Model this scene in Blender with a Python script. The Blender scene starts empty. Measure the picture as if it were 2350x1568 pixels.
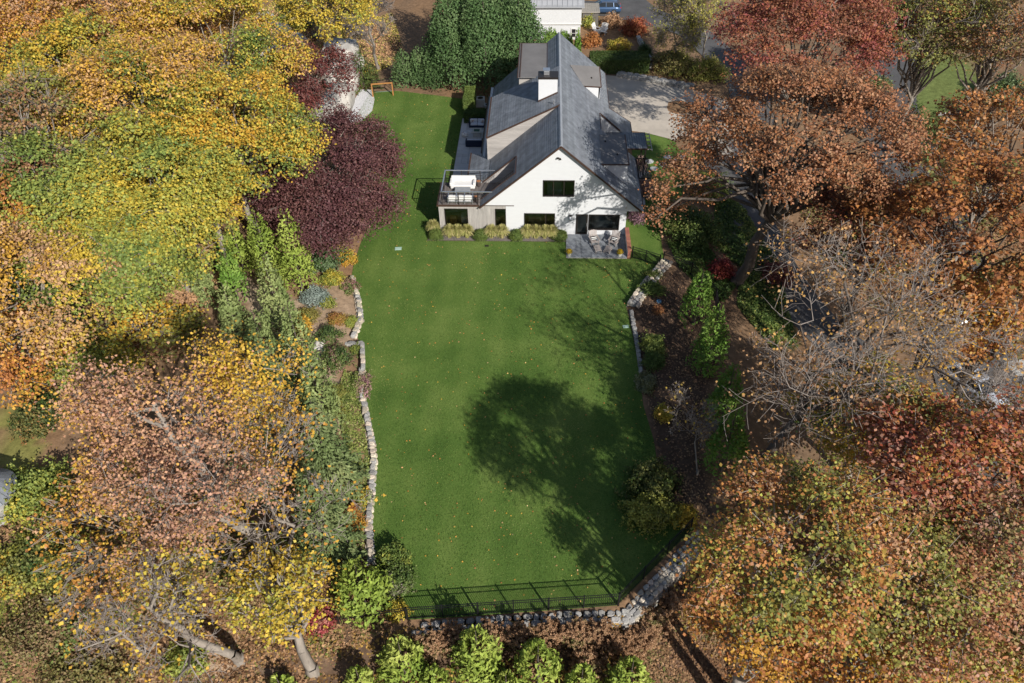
import bpy, math, random
import numpy as np
from mathutils import Matrix, Vector

# ------------------------------------------------------------------ camera, world, sun, exposure
SC = bpy.context.scene
COL = SC.collection
R = math.radians
YAW, PITCH, ROLL, CAMZ = R(2.89), R(42.8), R(1.22), 40.0
FWD = np.array([-math.sin(YAW)*math.cos(PITCH), math.cos(YAW)*math.cos(PITCH), -math.sin(PITCH)])
_r = np.array([math.cos(YAW), math.sin(YAW), 0.0]); _d = np.cross(FWD, _r)
RIGHT = math.cos(ROLL)*_r + math.sin(ROLL)*_d
DOWN = -math.sin(ROLL)*_r + math.cos(ROLL)*_d
cam = bpy.data.cameras.new('camera'); cam.lens = 28.0; cam.sensor_width = 36.0
cam.clip_start = 0.5; cam.clip_end = 3000
camo = bpy.data.objects.new('camera', cam); COL.objects.link(camo)
camo.matrix_world = Matrix(((RIGHT[0], -DOWN[0], -FWD[0], 0), (RIGHT[1], -DOWN[1], -FWD[1], 0),
                            (RIGHT[2], -DOWN[2], -FWD[2], CAMZ), (0, 0, 0, 1)))
SC.camera = camo

SUN = Vector((0.546*math.cos(R(32.6)), -0.838*math.cos(R(32.6)), math.sin(R(32.6)))).normalized()
W = bpy.data.worlds.new('World'); SC.world = W; W.use_nodes = True
nt = W.node_tree; nt.nodes.clear()
sky = nt.nodes.new('ShaderNodeTexSky'); sky.sky_type = 'NISHITA'; sky.sun_disc = False
sky.sun_elevation = R(32.6); sky.sun_rotation = math.atan2(SUN.x, SUN.y)
bg = nt.nodes.new('ShaderNodeBackground'); bg.inputs['Strength'].default_value = 0.09
out = nt.nodes.new('ShaderNodeOutputWorld')
nt.links.new(sky.outputs[0], bg.inputs['Color']); nt.links.new(bg.outputs[0], out.inputs['Surface'])
sl = bpy.data.lights.new('sun', 'SUN'); sl.energy = 5.0; sl.angle = R(0.5); sl.color = (1.0, 0.95, 0.87)
so = bpy.data.objects.new('sun', sl); COL.objects.link(so); so.location = (20, -30, 60)
so.rotation_euler = (-SUN).to_track_quat('-Z', 'Y').to_euler()
SC.view_settings.view_transform = 'Standard'; SC.view_settings.look = 'None'
SC.view_settings.exposure = 0.3; SC.view_settings.gamma = 1.0
SC.view_settings.use_curve_mapping = False

# ------------------------------------------------------------------ survey helpers: where a sight line meets a level plane
FPX = 28/36*2350
CPOS = np.array([0, 0, CAMZ])
def _ray(u, v): return RIGHT*(u-1175)/FPX + DOWN*(v-784)/FPX + FWD
def G(u, v, z=0.0):
    q = _ray(u, v); return CPOS + q*(z-CAMZ)/q[2]
def atY(u, v, Y):
    q = _ray(u, v); return CPOS + q*Y/q[1]
def proj(p):
    q = np.asarray(p, float)-CPOS; k = q@FWD
    return np.array([1175+FPX*(q@RIGHT)/k, 784+FPX*(q@DOWN)/k])
def ss(a, b, x):
    t = np.clip((np.asarray(x, float)-a)/(b-a), 0, 1); return t*t*(3-2*t)
rng = np.random.default_rng(11)
random.seed(5)
def U(a, b, n=None): return rng.uniform(a, b, n)

# ------------------------------------------------------------------ terrain height
_le = [G(858, 1300), G(850, 1215), G(856, 1130), G(862, 1060), G(845, 960), G(834, 890), G(834, 830), G(833, 797), G(818, 772), G(834, 735), G(826, 690), G(806, 640), G(812, 606)]
_le = [(p[1], p[0]) for p in _le] + [(58, -15.5), (66, -18.0), (77, -20.3), (85, -20.0), (92, -20)]
_le.sort(); LEY = np.array([a for a, b in _le]); LEX = np.array([b for a, b in _le])
_re = [G(1600, 1216), G(1520, 1180), G(1513, 1090), G(1500, 1010), G(1476, 930), G(1466, 850), G(1452, 770), G(1437, 705), G(1462, 660), G(1510, 607)]
_re = [(p[1], p[0]) for p in _re]
_re.sort(); REY = np.array([a for a, b in _re]); REX = np.array([b for a, b in _re])
FX = np.array([-30, -12.6, -7.1, -4.2, 4.35, 8.9, 40]); FYV = np.array([19.3, 20.0, 20.9, 21.2, 22.1, 27.0, 29.0])
def hz(x, y):
    x = np.asarray(x, float); y = np.asarray(y, float)
    dl = np.interp(y, LEY, LEX) - x
    w = 1-ss(56, 68, y)
    low = 0.45*ss(.65, 1.3, dl) + 2.6*ss(1.5, 20, dl)
    clf = 5.5*ss(1.6, 8.5, dl) + 2.5*ss(9, 30, dl)
    left = w*low + (1-w)*clf
    left = left*ss(14, 24, y)
    dr = x - np.interp(y, REY, REX)
    wr = (1-ss(54, 62, y))
    right = wr*(0.42*ss(.65, 1.3, dr)*(1-ss(2, 7, dr)) - 2.6*ss(5, 24, dr))
    right = right + (1-wr)*(-1.6*ss(16, 34, x))
    df = np.interp(x, FX, FYV) - y
    wf = ss(-19, -11, x)
    bot = -(1.3*ss(.9, 1.8, df) + 1.2*ss(2, 14, df))*wf
    bump = 0.10*np.sin(x*.9+1.3)*np.sin(y*.8)*ss(2, 5, np.maximum(np.maximum(dl, dr), df))*(1-ss(80, 90, y))
    return left + right*np.where(df > 0, 1, 1)*1.0 + bot + bump
def GT(u, v, dz=0.0):
    z = 0.0
    for _ in range(12):
        p = G(u, v, z); z = 0.5*z + 0.5*float(hz(p[0], p[1]))
    return np.array([p[0], p[1], float(hz(p[0], p[1]))+dz])

# ------------------------------------------------------------------ materials
MATS = {}
def _nodes(name):
    m = bpy.data.materials.new(name); m.use_nodes = True
    n = m.node_tree; b = n.nodes['Principled BSDF']; return m, n, b
def mat(name, color, rough=.7, var=.12, scale=4.0, bump=0.0, bscale=None, spec=.3, metal=0.0, objvar=0.0, detail=6, coord='Object', stretch=(1, 1, 1), color2=None):
    """procedural paint: colour varied by noise, optional per-object variation and bump"""
    if name in MATS: return MATS[name]
    m, n, b = _nodes(name); N = n.nodes; L = n.links
    b.inputs['Roughness'].default_value = rough; b.inputs['Metallic'].default_value = metal
    b.inputs['Specular IOR Level'].default_value = spec
    if coord == 'World':
        g = N.new('ShaderNodeNewGeometry'); src = g.outputs['Position']
    else:
        tc = N.new('ShaderNodeTexCoord'); src = tc.outputs['Object']
    mp = N.new('ShaderNodeMapping'); mp.inputs['Scale'].default_value = stretch; L.new(src, mp.inputs['Vector'])
    nz = N.new('ShaderNodeTexNoise'); nz.inputs['Scale'].default_value = scale; nz.inputs['Detail'].default_value = detail
    nz.inputs['Roughness'].default_value = .65
    L.new(mp.outputs[0], nz.inputs['Vector'])
    c1 = [max(0, c*(1-var)) for c in color[:3]]; c2 = [min(1, c*(1+var)) for c in (color2 or color)[:3]]
    rp = N.new('ShaderNodeValToRGB'); rp.color_ramp.elements[0].position = .3; rp.color_ramp.elements[1].position = .7
    rp.color_ramp.elements[0].color = (*c1, 1); rp.color_ramp.elements[1].color = (*c2, 1)
    L.new(nz.outputs['Fac'], rp.inputs['Fac']); colout = rp.outputs['Color']
    if objvar:
        oi = N.new('ShaderNodeObjectInfo'); hs = N.new('ShaderNodeHueSaturation')
        mr = N.new('ShaderNodeMapRange'); mr.inputs['To Min'].default_value = 1-objvar; mr.inputs['To Max'].default_value = 1+objvar
        L.new(oi.outputs['Random'], mr.inputs['Value']); L.new(mr.outputs[0], hs.inputs['Value'])
        mh = N.new('ShaderNodeMath'); mh.operation = 'MULTIPLY'; mh.inputs[1].default_value = 7.31; L.new(oi.outputs['Random'], mh.inputs[0])
        fr = N.new('ShaderNodeMath'); fr.operation = 'FRACT'; L.new(mh.outputs[0], fr.inputs[0])
        m2 = N.new('ShaderNodeMapRange'); m2.inputs['To Min'].default_value = .5-objvar*.06; m2.inputs['To Max'].default_value = .5+objvar*.06
        L.new(fr.outputs[0], m2.inputs['Value']); L.new(m2.outputs[0], hs.inputs['Hue'])
        L.new(colout, hs.inputs['Color']); colout = hs.outputs['Color']
    L.new(colout, b.inputs['Base Color'])
    if bump:
        n2 = N.new('ShaderNodeTexNoise'); n2.inputs['Scale'].default_value = bscale or scale*4; n2.inputs['Detail'].default_value = 5
        L.new(mp.outputs[0], n2.inputs['Vector'])
        bp = N.new('ShaderNodeBump'); bp.inputs['Strength'].default_value = bump; bp.inputs['Distance'].default_value = .05
        L.new(n2.outputs['Fac'], bp.inputs['Height']); L.new(bp.outputs[0], b.inputs['Normal'])
    MATS[name] = m; return m
def attr_mat(name, rough=.6, spec=.25, trans=.28, noise=0.0, nscale=3.0, bump=0.0):
    """colour comes from each piece's own colour attribute; leaves let some light through"""
    m, n, b = _nodes(name); N = n.nodes; L = n.links
    a = N.new('ShaderNodeAttribute'); a.attribute_name = 'col'; c = a.outputs['Color']
    b.inputs['Roughness'].default_value = rough; b.inputs['Specular IOR Level'].default_value = spec
    if noise:
        g = N.new('ShaderNodeNewGeometry'); nz = N.new('ShaderNodeTexNoise'); nz.inputs['Scale'].default_value = nscale; nz.inputs['Detail'].default_value = 8
        nz.inputs['Roughness'].default_value = .7
        L.new(g.outputs['Position'], nz.inputs['Vector'])
        mr = N.new('ShaderNodeMapRange'); mr.inputs['From Min'].default_value = .25; mr.inputs['From Max'].default_value = .75
        mr.inputs['To Min'].default_value = 1-noise; mr.inputs['To Max'].default_value = 1+noise
        L.new(nz.outputs['Fac'], mr.inputs['Value'])
        mx = N.new('ShaderNodeVectorMath'); mx.operation = 'SCALE'; L.new(c, mx.inputs[0]); L.new(mr.outputs[0], mx.inputs['Scale'])
        c = mx.outputs[0]
        if bump:
            bp = N.new('ShaderNodeBump'); bp.inputs['Strength'].default_value = bump; bp.inputs['Distance'].default_value = .08
            L.new(nz.outputs['Fac'], bp.inputs['Height']); L.new(bp.outputs[0], b.inputs['Normal'])
    L.new(c, b.inputs['Base Color'])
    if trans:
        t = N.new('ShaderNodeBsdfTranslucent'); L.new(c, t.inputs['Color'])
        ms = N.new('ShaderNodeMixShader'); ms.inputs[0].default_value = trans
        L.new(b.outputs[0], ms.inputs[1]); L.new(t.outputs[0], ms.inputs[2])
        L.new(ms.outputs[0], N['Material Output'].inputs['Surface'])
    MATS[name] = m; return m
LEAF = attr_mat('foliage', .55, .3, .3)
NEEDLE = attr_mat('conifer_foliage', .6, .2, .15)
GRASSM = attr_mat('grass_blades', .6, .2, .3)
LITTER = attr_mat('leaf_litter', .75, .15, .1)
TERR = attr_mat('soil', .95, .05, 0, noise=.45, nscale=2.2, bump=.6)
BARK = mat('bark_grey', (.23, .20, .17), .9, .3, 3, .6, 12, stretch=(1, 1, .3))
BARKD = mat('bark_dark', (.10, .08, .065), .9, .3, 3, .6, 12, stretch=(1, 1, .3))
TWIG = mat('twig_grey', (.25, .215, .19), .85, .25, 2)
WHITE = mat('white_painted_brick', (.57, .58, .595), .75, .03, 1.2, .25, 9, coord='World', stretch=(1, 1, 4))
SLATE = mat('roof_slate', (.165, .178, .198), .55, .32, 1.6, .3, 14, coord='World', objvar=.13)
COPPER = mat('aged_copper', (.075, .043, .032), .5, .25, 2, metal=.25)
FLATROOF = mat('roof_membrane', (.155, .148, .145), .8, .14, .7, .2, 10, coord='World')
CEDAR = mat('weathered_cedar', (.34, .32, .30), .8, .2, 1.5, .3, 8, objvar=.10, stretch=(4, 4, .5), coord='World')
CEDARH = mat('weathered_cedar_boards', (.36, .335, .315), .8, .16, 1.0, .2, 8, objvar=.06, stretch=(.5, 4, 4), coord='World')
DECKW = mat('deck_wood', (.15, .13, .12), .8, .25, 1.5, .2, 8, objvar=.14, stretch=(4, .5, 4), coord='World')
BLACK = mat('black_metal', (.012, .012, .013), .4, .1, 4)
FRAME = mat('bronze_frame', (.022, .018, .016), .4, .1, 4)
STONE = mat('fieldstone', (.50, .43, .34), .9, .35, 2.0, .6, 9, objvar=.35)
STONEG = mat('grey_fieldstone', (.30, .29, .275), .9, .35, 2.0, .6, 9, objvar=.3)
ROCK = mat('ledge_rock', (.36, .34, .31), .92, .5, .5, 1.0, 2.5, detail=12, color2=(.46, .43, .39), coord='World')
BLUESTONE = mat('bluestone_paver', (.20, .215, .235), .8, .2, 1.2, .15, 12, objvar=.18)
PALESTONE = mat('limestone_paver', (.50, .50, .50), .85, .12, 1.2, .15, 12, objvar=.08)
MORTAR = mat('mortar', (.33, .32, .30), .95, .1, 4)
GRAVEL = mat('gravel_court', (.44, .39, .33), .95, .14, .5, .4, 22, coord='World')
WGRAVEL = mat('white_gravel', (.55, .55, .57), .95, .3, 9, .8, 14, coord='World')
ASPH = mat('asphalt', (.085, .082, .082), .9, .22, .6, .3, 25, coord='World')
CONC = mat('concrete', (.45, .44, .41), .9, .1, 1.5, .2, 14)
BRICK = mat('red_brick', (.30, .125, .085), .9, .2, 5, .3, 20, objvar=.2)
CUSH = mat('white_cushion', (.64, .63, .61), .9, .04, 3, .2, 8)
NAVY = mat('navy_weave', (.018, .026, .055), .7, .2, 12)
CUSHB = mat('pale_cushion', (.60, .62, .68), .9, .05, 3)
GREYW = mat('grey_table_top', (.25, .26, .27), .6, .1, 3)
LOGW = mat('stump_wood', (.33, .14, .06), .7, .25, 3)
DARKW = mat('dark_stump_side', (.06, .045, .04), .7, .2, 3)
TEAK = mat('weathered_teak', (.33, .29, .27), .85, .18, 3, .2, 10, objvar=.1)
GOALW = mat('varnished_wood', (.36, .17, .055), .6, .2, 3)
CLAY = mat('pale_planter', (.50, .49, .44), .85, .1, 3)
ROOMF = mat('room_floor', (.32, .27, .21), .6, .1, 2)
ROOMW = mat('room_wall', (.42, .43, .40), .9, .03, 2)
NROOF = mat('grey_metal_roof', (.30, .31, .33), .5, .08, 1)
ALU = mat('galvanised', (.55, .56, .58), .35, .1, 3, metal=.8)
SHEDR = mat('cedar_shingle_grey', (.27, .25, .22), .9, .2, 3, .3, 20)
RUBBER = mat('tyre_rubber', (.02, .02, .02), .8, .1, 4)
def glass():
    m, n, b = _nodes('window_glass'); N = n.nodes; L = n.links
    t = N.new('ShaderNodeBsdfTransparent'); t.inputs['Color'].default_value = (.80, .86, .83, 1)
    g = N.new('ShaderNodeBsdfGlossy'); g.inputs['Roughness'].default_value = .02
    f = N.new('ShaderNodeFresnel'); f.inputs['IOR'].default_value = 1.6
    s = N.new('ShaderNodeMixShader'); L.new(f.outputs[0], s.inputs[0]); L.new(t.outputs[0], s.inputs[1]); L.new(g.outputs[0], s.inputs[2])
    L.new(s.outputs[0], N['Material Output'].inputs['Surface']); return m
GLASS = glass()
def carpaint(name, c):
    m, n, b = _nodes(name); b.inputs['Base Color'].default_value = (*c, 1); b.inputs['Roughness'].default_value = .3
    b.inputs['Metallic'].default_value = .35; b.inputs['Coat Weight'].default_value = .6; return m
DGLASS = mat('dark_tinted_glass', (.015, .018, .02), .06, .05, 2, spec=.6)

# ------------------------------------------------------------------ mesh helpers
def mesh_np(name, V, F, m, col=None, smooth=False):
    """V (n,3), F (m,k) arrays"""
    V = np.ascontiguousarray(V, np.float32); F = np.ascontiguousarray(F, np.int32); k = F.shape[1]
    me = bpy.data.meshes.new(name)
    me.vertices.add(len(V)); me.vertices.foreach_set('co', V.ravel())
    me.loops.add(F.size); me.loops.foreach_set('vertex_index', F.ravel())
    me.polygons.add(len(F)); me.polygons.foreach_set('loop_start', np.arange(0, F.size, k, dtype=np.int32))
    if smooth: me.polygons.foreach_set('use_smooth', np.ones(len(F), bool))
    me.update(calc_edges=True)
    if col is not None:
        a = me.attributes.new('col', 'FLOAT_COLOR', 'FACE')
        c = np.ones((len(F), 4), np.float32); c[:, :3] = col; a.data.foreach_set('color', c.ravel())
    me.materials.append(m); return me
def link(name, me, parent=None, world=True):
    o = bpy.data.objects.new(name, me); COL.objects.link(o)
    if parent is not None: setp(o, parent, world)
    return o
def setp(o, p, world=True):
    o.parent = p
    if world:   # keep world coordinates (roots are only translated)
        if p.type == 'EMPTY': o.matrix_parent_inverse = Matrix.Translation(-p.location)
def tag(o, label=None, cat=None, group=None, kind=None):
    if label: o['label'] = label
    if cat: o['category'] = cat
    if group: o['group'] = group
    if kind: o['kind'] = kind
    return o
def thing(name, label, cat, loc=(0, 0, 0), rz=0, group=None):
    o = bpy.data.objects.new(name, None); COL.objects.link(o); o.location = [float(c) for c in loc]; o.rotation_euler = (0, 0, rz)
    o.empty_display_size = .3
    return tag(o, label, cat, group)
class MB:
    def __init__(s): s.v = []; s.f = []
    def add(s, vs, fs):
        n = len(s.v); s.v += [tuple(float(c) for c in p) for p in vs]; s.f += [tuple(i+n for i in f) for f in fs]; return s
    def box(s, x0, x1, y0, y1, z0, z1, rz=0, c=None):
        vs = [(x, y, z) for z in (z0, z1) for x, y in ((x0, y0), (x1, y0), (x1, y1), (x0, y1))]
        if rz:
            cx, cy = c or ((x0+x1)/2, (y0+y1)/2); ca, sa = math.cos(rz), math.sin(rz)
            vs = [(cx+(x-cx)*ca-(y-cy)*sa, cy+(x-cx)*sa+(y-cy)*ca, z) for x, y, z in vs]
        return s.add(vs, [(3, 2, 1, 0), (4, 5, 6, 7), (0, 1, 5, 4), (1, 2, 6, 5), (2, 3, 7, 6), (3, 0, 4, 7)])
    def prism(s, poly, off):
        """poly: list of 3-D points, off: extrusion vector"""
        n = len(poly); a = [tuple(p) for p in poly]; b = [(p[0]+off[0], p[1]+off[1], p[2]+off[2]) for p in poly]
        return s.add(a+b, [tuple(range(n))[::-1], tuple(range(n, 2*n))] + [(i, (i+1) % n, (i+1) % n+n, i+n) for i in range(n)])
    def bar(s, p, q, w, h=None, up=(0, 0, 1)):
        p = Vector(p); q = Vector(q); d = (q-p).normalized(); h = h or w
        u = Vector(up)
        if abs(d.dot(u)) > .98: u = Vector((0, 1, 0))
        a = d.cross(u).normalized()*w/2; b = a.cross(d).normalized()*h/2
        return s.add([p-a-b, p+a-b, p+a+b, p-a+b, q-a-b, q+a-b, q+a+b, q-a+b], [(3, 2, 1, 0), (4, 5, 6, 7), (0, 1, 5, 4), (1, 2, 6, 5), (2, 3, 7, 6), (3, 0, 4, 7)])
    def lathe(s, c, prof, n=16):
        """prof: list of (radius, z)"""
        vs = [(c[0]+r*math.cos(2*math.pi*i/n), c[1]+r*math.sin(2*math.pi*i/n), c[2]+z) for r, z in prof for i in range(n)]
        fs = [(k*n+i, k*n+(i+1) % n, (k+1)*n+(i+1) % n, (k+1)*n+i) for k in range(len(prof)-1) for i in range(n)]
        fs += [tuple(range(n))[::-1], tuple(range((len(prof)-1)*n, len(prof)*n))]
        return s.add(vs, fs)
    def obj(s, name, m, parent=None, world=True, bevel=0.0, smooth=False):
        me = bpy.data.meshes.new(name); me.from_pydata(s.v, [], s.f); me.validate(); me.update(); me.materials.append(m)
        if smooth:
            for p in me.polygons: p.use_smooth = True
        o = link(name, me, parent, world)
        if bevel:
            b = o.modifiers.new('bevel', 'BEVEL'); b.width = bevel; b.segments = 2; b.limit_method = 'ANGLE'
        return o
UNIT = {}
def unit(m, bev=.02):
    """shared box with chamfered edges (44 triangles), scaled per piece"""
    if m.name in UNIT: return UNIT[m.name]
    me = bpy.data.meshes.new('piece'); c = .5; vs = []; fs = []
    b = MB().box(-.5, .5, -.5, .5, -.5, .5); me.from_pydata(b.v, [], b.f); me.update(); me.materials.append(m)
    UNIT[m.name] = me; return me
def piece(name, parent, c, d, m, rz=0.0, rx=0.0, ry=0.0, world=True):
    o = link(name, unit(m), parent, world); o.location = [float(t) for t in c]; o.scale = [float(t) for t in d]; o.rotation_euler = (rx, ry, rz); return o

# ------------------------------------------------------------------ foliage helpers
def nrm(a): return a/np.maximum(np.linalg.norm(a, axis=-1, keepdims=True), 1e-9)
def sph(n): return nrm(rng.normal(size=(n, 3)))
def leaf_quads(P, N, size, asp=.85, fold=.12, D=None):
    n = len(P); N = nrm(N); D = sph(n) if D is None else D
    T = nrm(D-(D*N).sum(1, keepdims=True)*N); B = np.cross(N, T); s = np.asarray(size).reshape(-1, 1)*np.ones((n, 1))
    V = np.empty((n, 4, 3)); lift = N*s*fold
    V[:, 0] = P-T*s*.5; V[:, 1] = P+B*s*asp*.5+T*s*.08+lift; V[:, 2] = P+T*s*.5-lift*.6; V[:, 3] = P-B*s*asp*.5+T*s*.08+lift
    return V.reshape(-1, 3), np.arange(n*4).reshape(-1, 4)
def patch(P, sc, seed):
    r = np.random.default_rng(seed); v = np.zeros(len(P))
    for k in range(5):
        w = r.normal(size=3)*sc*(1+.5*k); v += np.sin(P@w+r.uniform(0, 6.28))/(1+.4*k)
    return v*.22+.5
def palette(t, pal):
    pal = np.asarray(pal, float); t = np.clip(t, 0, .9999)*(len(pal)-1); i = t.astype(int); f = (t-i)[:, None]
    return pal[i]*(1-f)+pal[i+1]*f
def tubes(segs, sides=5):
    """segs: list of (p0,p1,r0,r1)"""
    P0 = np.array([s[0] for s in segs], float); P1 = np.array([s[1] for s in segs], float)
    R0 = np.array([s[2] for s in segs], float); R1 = np.array([s[3] for s in segs], float)
    d = nrm(P1-P0); u = np.where(np.abs(d[:, 2:3]) > .9, np.array([[1., 0, 0]]), np.array([[0, 0, 1.]]))
    a = nrm(np.cross(d, u)); b = np.cross(a, d); n = len(segs)
    an = np.arange(sides)*2*np.pi/sides; ca, sa = np.cos(an), np.sin(an)
    ring = a[:, None]*ca[None, :, None]+b[:, None]*sa[None, :, None]
    V = np.concatenate([P0[:, None]+ring*R0[:, None, None], P1[:, None]+ring*R1[:, None, None]], 1)
    i = np.arange(sides); j = (i+1) % sides
    f = np.stack([i, j, j+sides, i+sides], 1); F = (np.arange(n)*2*sides)[:, None, None]+f[None]
    return V.reshape(-1, 3), F.reshape(-1, 4)
def path_segs(pts, r0, r1):
    pts = [np.asarray(p, float) for p in pts]; n = len(pts)-1; rr = np.linspace(r0, r1, n+1)
    return [(pts[i], pts[i+1]+(pts[i+1]-pts[i])*.04, rr[i], rr[i+1]) for i in range(n)]
def curve(a, b, n=5, wob=.06, bow=0.0):
    a = np.asarray(a, float); b = np.asarray(b, float); L = np.linalg.norm(b-a)
    o = rng.normal(size=(n+1, 3))*L*wob; o[0] = 0; o[-1] = 0
    t = np.linspace(0, 1, n+1)[:, None]
    return list(a+(b-a)*t+o+np.array([0, 0, 1.])*bow*L*np.sin(np.pi*t))

# palettes (leaf reflectances)
YEL = (.60, .44, .06); GOLD = (.60, .35, .05); ORG = (.50, .22, .06); TAN = (.52, .32, .18); PINK = (.48, .26, .18)
GRN = (.15, .21, .05); YGR = (.36, .37, .07); DGR = (.07, .12, .03); LGR = (.26, .32, .08); BRN = (.25, .12, .06); RUST = (.40, .16, .065); RED = (.32, .07, .04)
DRED = (.20, .055, .05); PURP = (.125, .052, .055); PURB = (.20, .10, .085); OLIV = (.20, .20, .06); CRIM = (.33, .09, .08); TANB = (.42, .24, .12)

def tree(name, label, base, c, r, pal, dens=2.0, leaf=.185, lumps=None, seed=0, psc=.45, trunk=.32, bark=None, twigs=1.0, group=None, lr=.40, flat=.72, low=-.35, fork=.35, spray=.6, jit=.19, extra=None, cat='tree', lean=0):
    """broadleaf tree: trunk, limbs to every lump of the crown, twigs to sprays, leaf-sized faces"""
    global rng
    rng = np.random.default_rng(1000+seed)
    c = np.asarray(c, float); r = np.asarray(r, float); base = np.asarray(base, float)
    rm = float(r.mean()); lumps = lumps or int(16+rm*2.2)
    # evenly spread lump directions
    i = np.arange(lumps)+.5; ph = np.arccos(1-(1-low)*i/lumps); th = i*2.39996+U(0, 6)
    ld = np.stack([np.cos(th)*np.sin(ph), np.sin(th)*np.sin(ph), np.cos(ph)], 1)+rng.normal(size=(lumps, 3))*.12
    ld = nrm(ld); lc = c+ld*r*U(.52, .82, (lumps, 1)); lrad = lr*rm*U(.55, 1.3, lumps)
    if extra is not None:
        for e in extra:
            ec = np.asarray(e[:3], float); lc = np.vstack([lc, ec]); ld = np.vstack([ld, nrm(ec-c)]); lrad = np.append(lrad, e[3])
    lumps = len(lc)
    area = 2*np.pi*rm*rm*1.25
    nl = int(.92*dens*area/(leaf*leaf*.42)); per = 15
    ns = max(lumps, nl//per)
    li = rng.choice(lumps, ns, p=lrad**2/np.sum(lrad**2))
    sd = nrm(sph(ns)+ld[li]*.75+np.array([0, 0, .45])); rad = lrad[li]*U(.4, 1.15, ns)
    sc_ = lc[li]+sd*rad[:, None]*np.array([1, 1, flat])
    # leaves hang in flattened sprays
    k = np.repeat(np.arange(ns), per); n = len(k)
    off = rng.normal(size=(n, 3))*spray*.5*np.array([1, 1, .32]); off[:, 2] -= .35*(off[:, 0]**2+off[:, 1]**2)/spray
    P = sc_[k]+off
    N = nrm(np.array([0, 0, .75])+sd[k]*.5+rng.normal(size=(n, 3))*.62)
    V, F = leaf_quads(P, N, leaf*U(.7, 1.3, n))
    t = patch(sc_, psc, seed+3)[k]*1.0+rng.normal(size=ns)[k]*jit+rng.normal(size=n)*jit*.8
    colr = palette(t, pal)*U(.72, 1.2, (n, 1))
    root = thing(name, label, cat, base, group=group)
    # wood
    segs = []
    top = c*1.0; top[2] = base[2]+(c[2]-base[2])*.92
    tp = curve(base, top, 6, .015); segs += path_segs(tp, trunk, trunk*.35)
    segs.append((base-np.array([0, 0, .4]), base+np.array([0, 0, .5]), trunk*1.5, trunk*1.02))
    start = [tp[j] for j in range(2, 7)]
    for j in range(lumps):
        s = start[min(4, int(fork*4+abs(rng.normal())*1.2))]
        q = curve(s, lc[j], 4, .05, .06); segs += path_segs(q, trunk*.34, trunk*.1)
    nb = int(min(ns, 260)*twigs); sel = rng.choice(ns, nb, replace=nb > ns)
    for j in sel:
        q = curve(lc[li[j]], sc_[j]+sd[j]*spray*.3, 2, .08, .03); segs += path_segs(q, trunk*.085, .012)
    tv, tf = tubes(segs, 6)
    link('trunk', mesh_np('trunk', tv, tf, bark or BARK, smooth=True), root)
    link('crown', mesh_np('crown', V, F, LEAF, colr), root)
    return root
def bare_tree(name, label, base, tip, trunk=.3, levels=4, spread=.62, kids=7, bark=None, leaf=None, group=None, seed=0, limblen=.62, nleaf=600, up=.25, cat='tree', lsz=.18, lsp=.3, twig=None, first=.34):
    """leafless tree: branches by levels, thin twigs, a few leaves left"""
    global rng
    rng = np.random.default_rng(3000+seed)
    base = np.asarray(base, float); tip = np.asarray(tip, float)
    segs = []; tips = []
    def grow(a, b, r0, lev):
        n = 5 if lev == 0 else (3 if lev < 3 else 2); pts = curve(a, b, n, .035 if lev == 0 else .07, .03)
        segs.extend(path_segs(pts, r0, max(.012, r0*(.35 if lev == 0 else .3))))
        L = np.linalg.norm(b-a)
        if lev >= levels or L < .35: tips.append(b); return
        d = nrm((b-a)[None])[0]; kk = kids+(2 if lev == 0 else 0)
        for q in range(kk):
            f = U(first if lev == 0 else .25, 1.0); idx = f*n; i = min(n-1, int(idx)); p = pts[i]+(pts[i+1]-pts[i])*(idx-i)
            s = sph(1)[0]; s = s-d*(s@d); s = s/max(1e-6, np.linalg.norm(s))
            nd = nrm((d*(1-spread)+s*spread*1.1+np.array([0, 0, up]))[None])[0]
            grow(p, p+nd*L*limblen*(1.15-.5*f)*U(.6, 1.05), max(.012, r0*(.5-.2*f)), lev+1)
    grow(base, tip, trunk, 0)
    segs.append((base-np.array([0, 0, .4]), base+np.array([0, 0, .5]), trunk*1.4, trunk*1.0))
    root = thing(name, label, cat, base, group=group)
    big = [s for s in segs if s[2] > .045]; small = [s for s in segs if s[2] <= .045]
    tv, tf = tubes(big, 6); link('trunk', mesh_np('trunk', tv, tf, bark or BARK, smooth=True), root)
    if small: tv, tf = tubes(small, 3); link('twigs', mesh_np('twigs', tv, tf, twig or TWIG), root)
    if leaf is not None and tips:
        tp = np.array(tips); sel = rng.choice(len(tp), nleaf); P = tp[sel]+rng.normal(size=(nleaf, 3))*lsp
        V, F = leaf_quads(P, sph(nleaf)+np.array([0, 0, .6]), lsz*U(.7, 1.3, nleaf))
        link('crown', mesh_np('crown', V, F, LEAF, palette(patch(P, .22, seed)*.9+rng.normal(size=nleaf)*.17+.05, leaf)*U(.75, 1.2, (nleaf, 1))), root)
    return root
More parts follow.
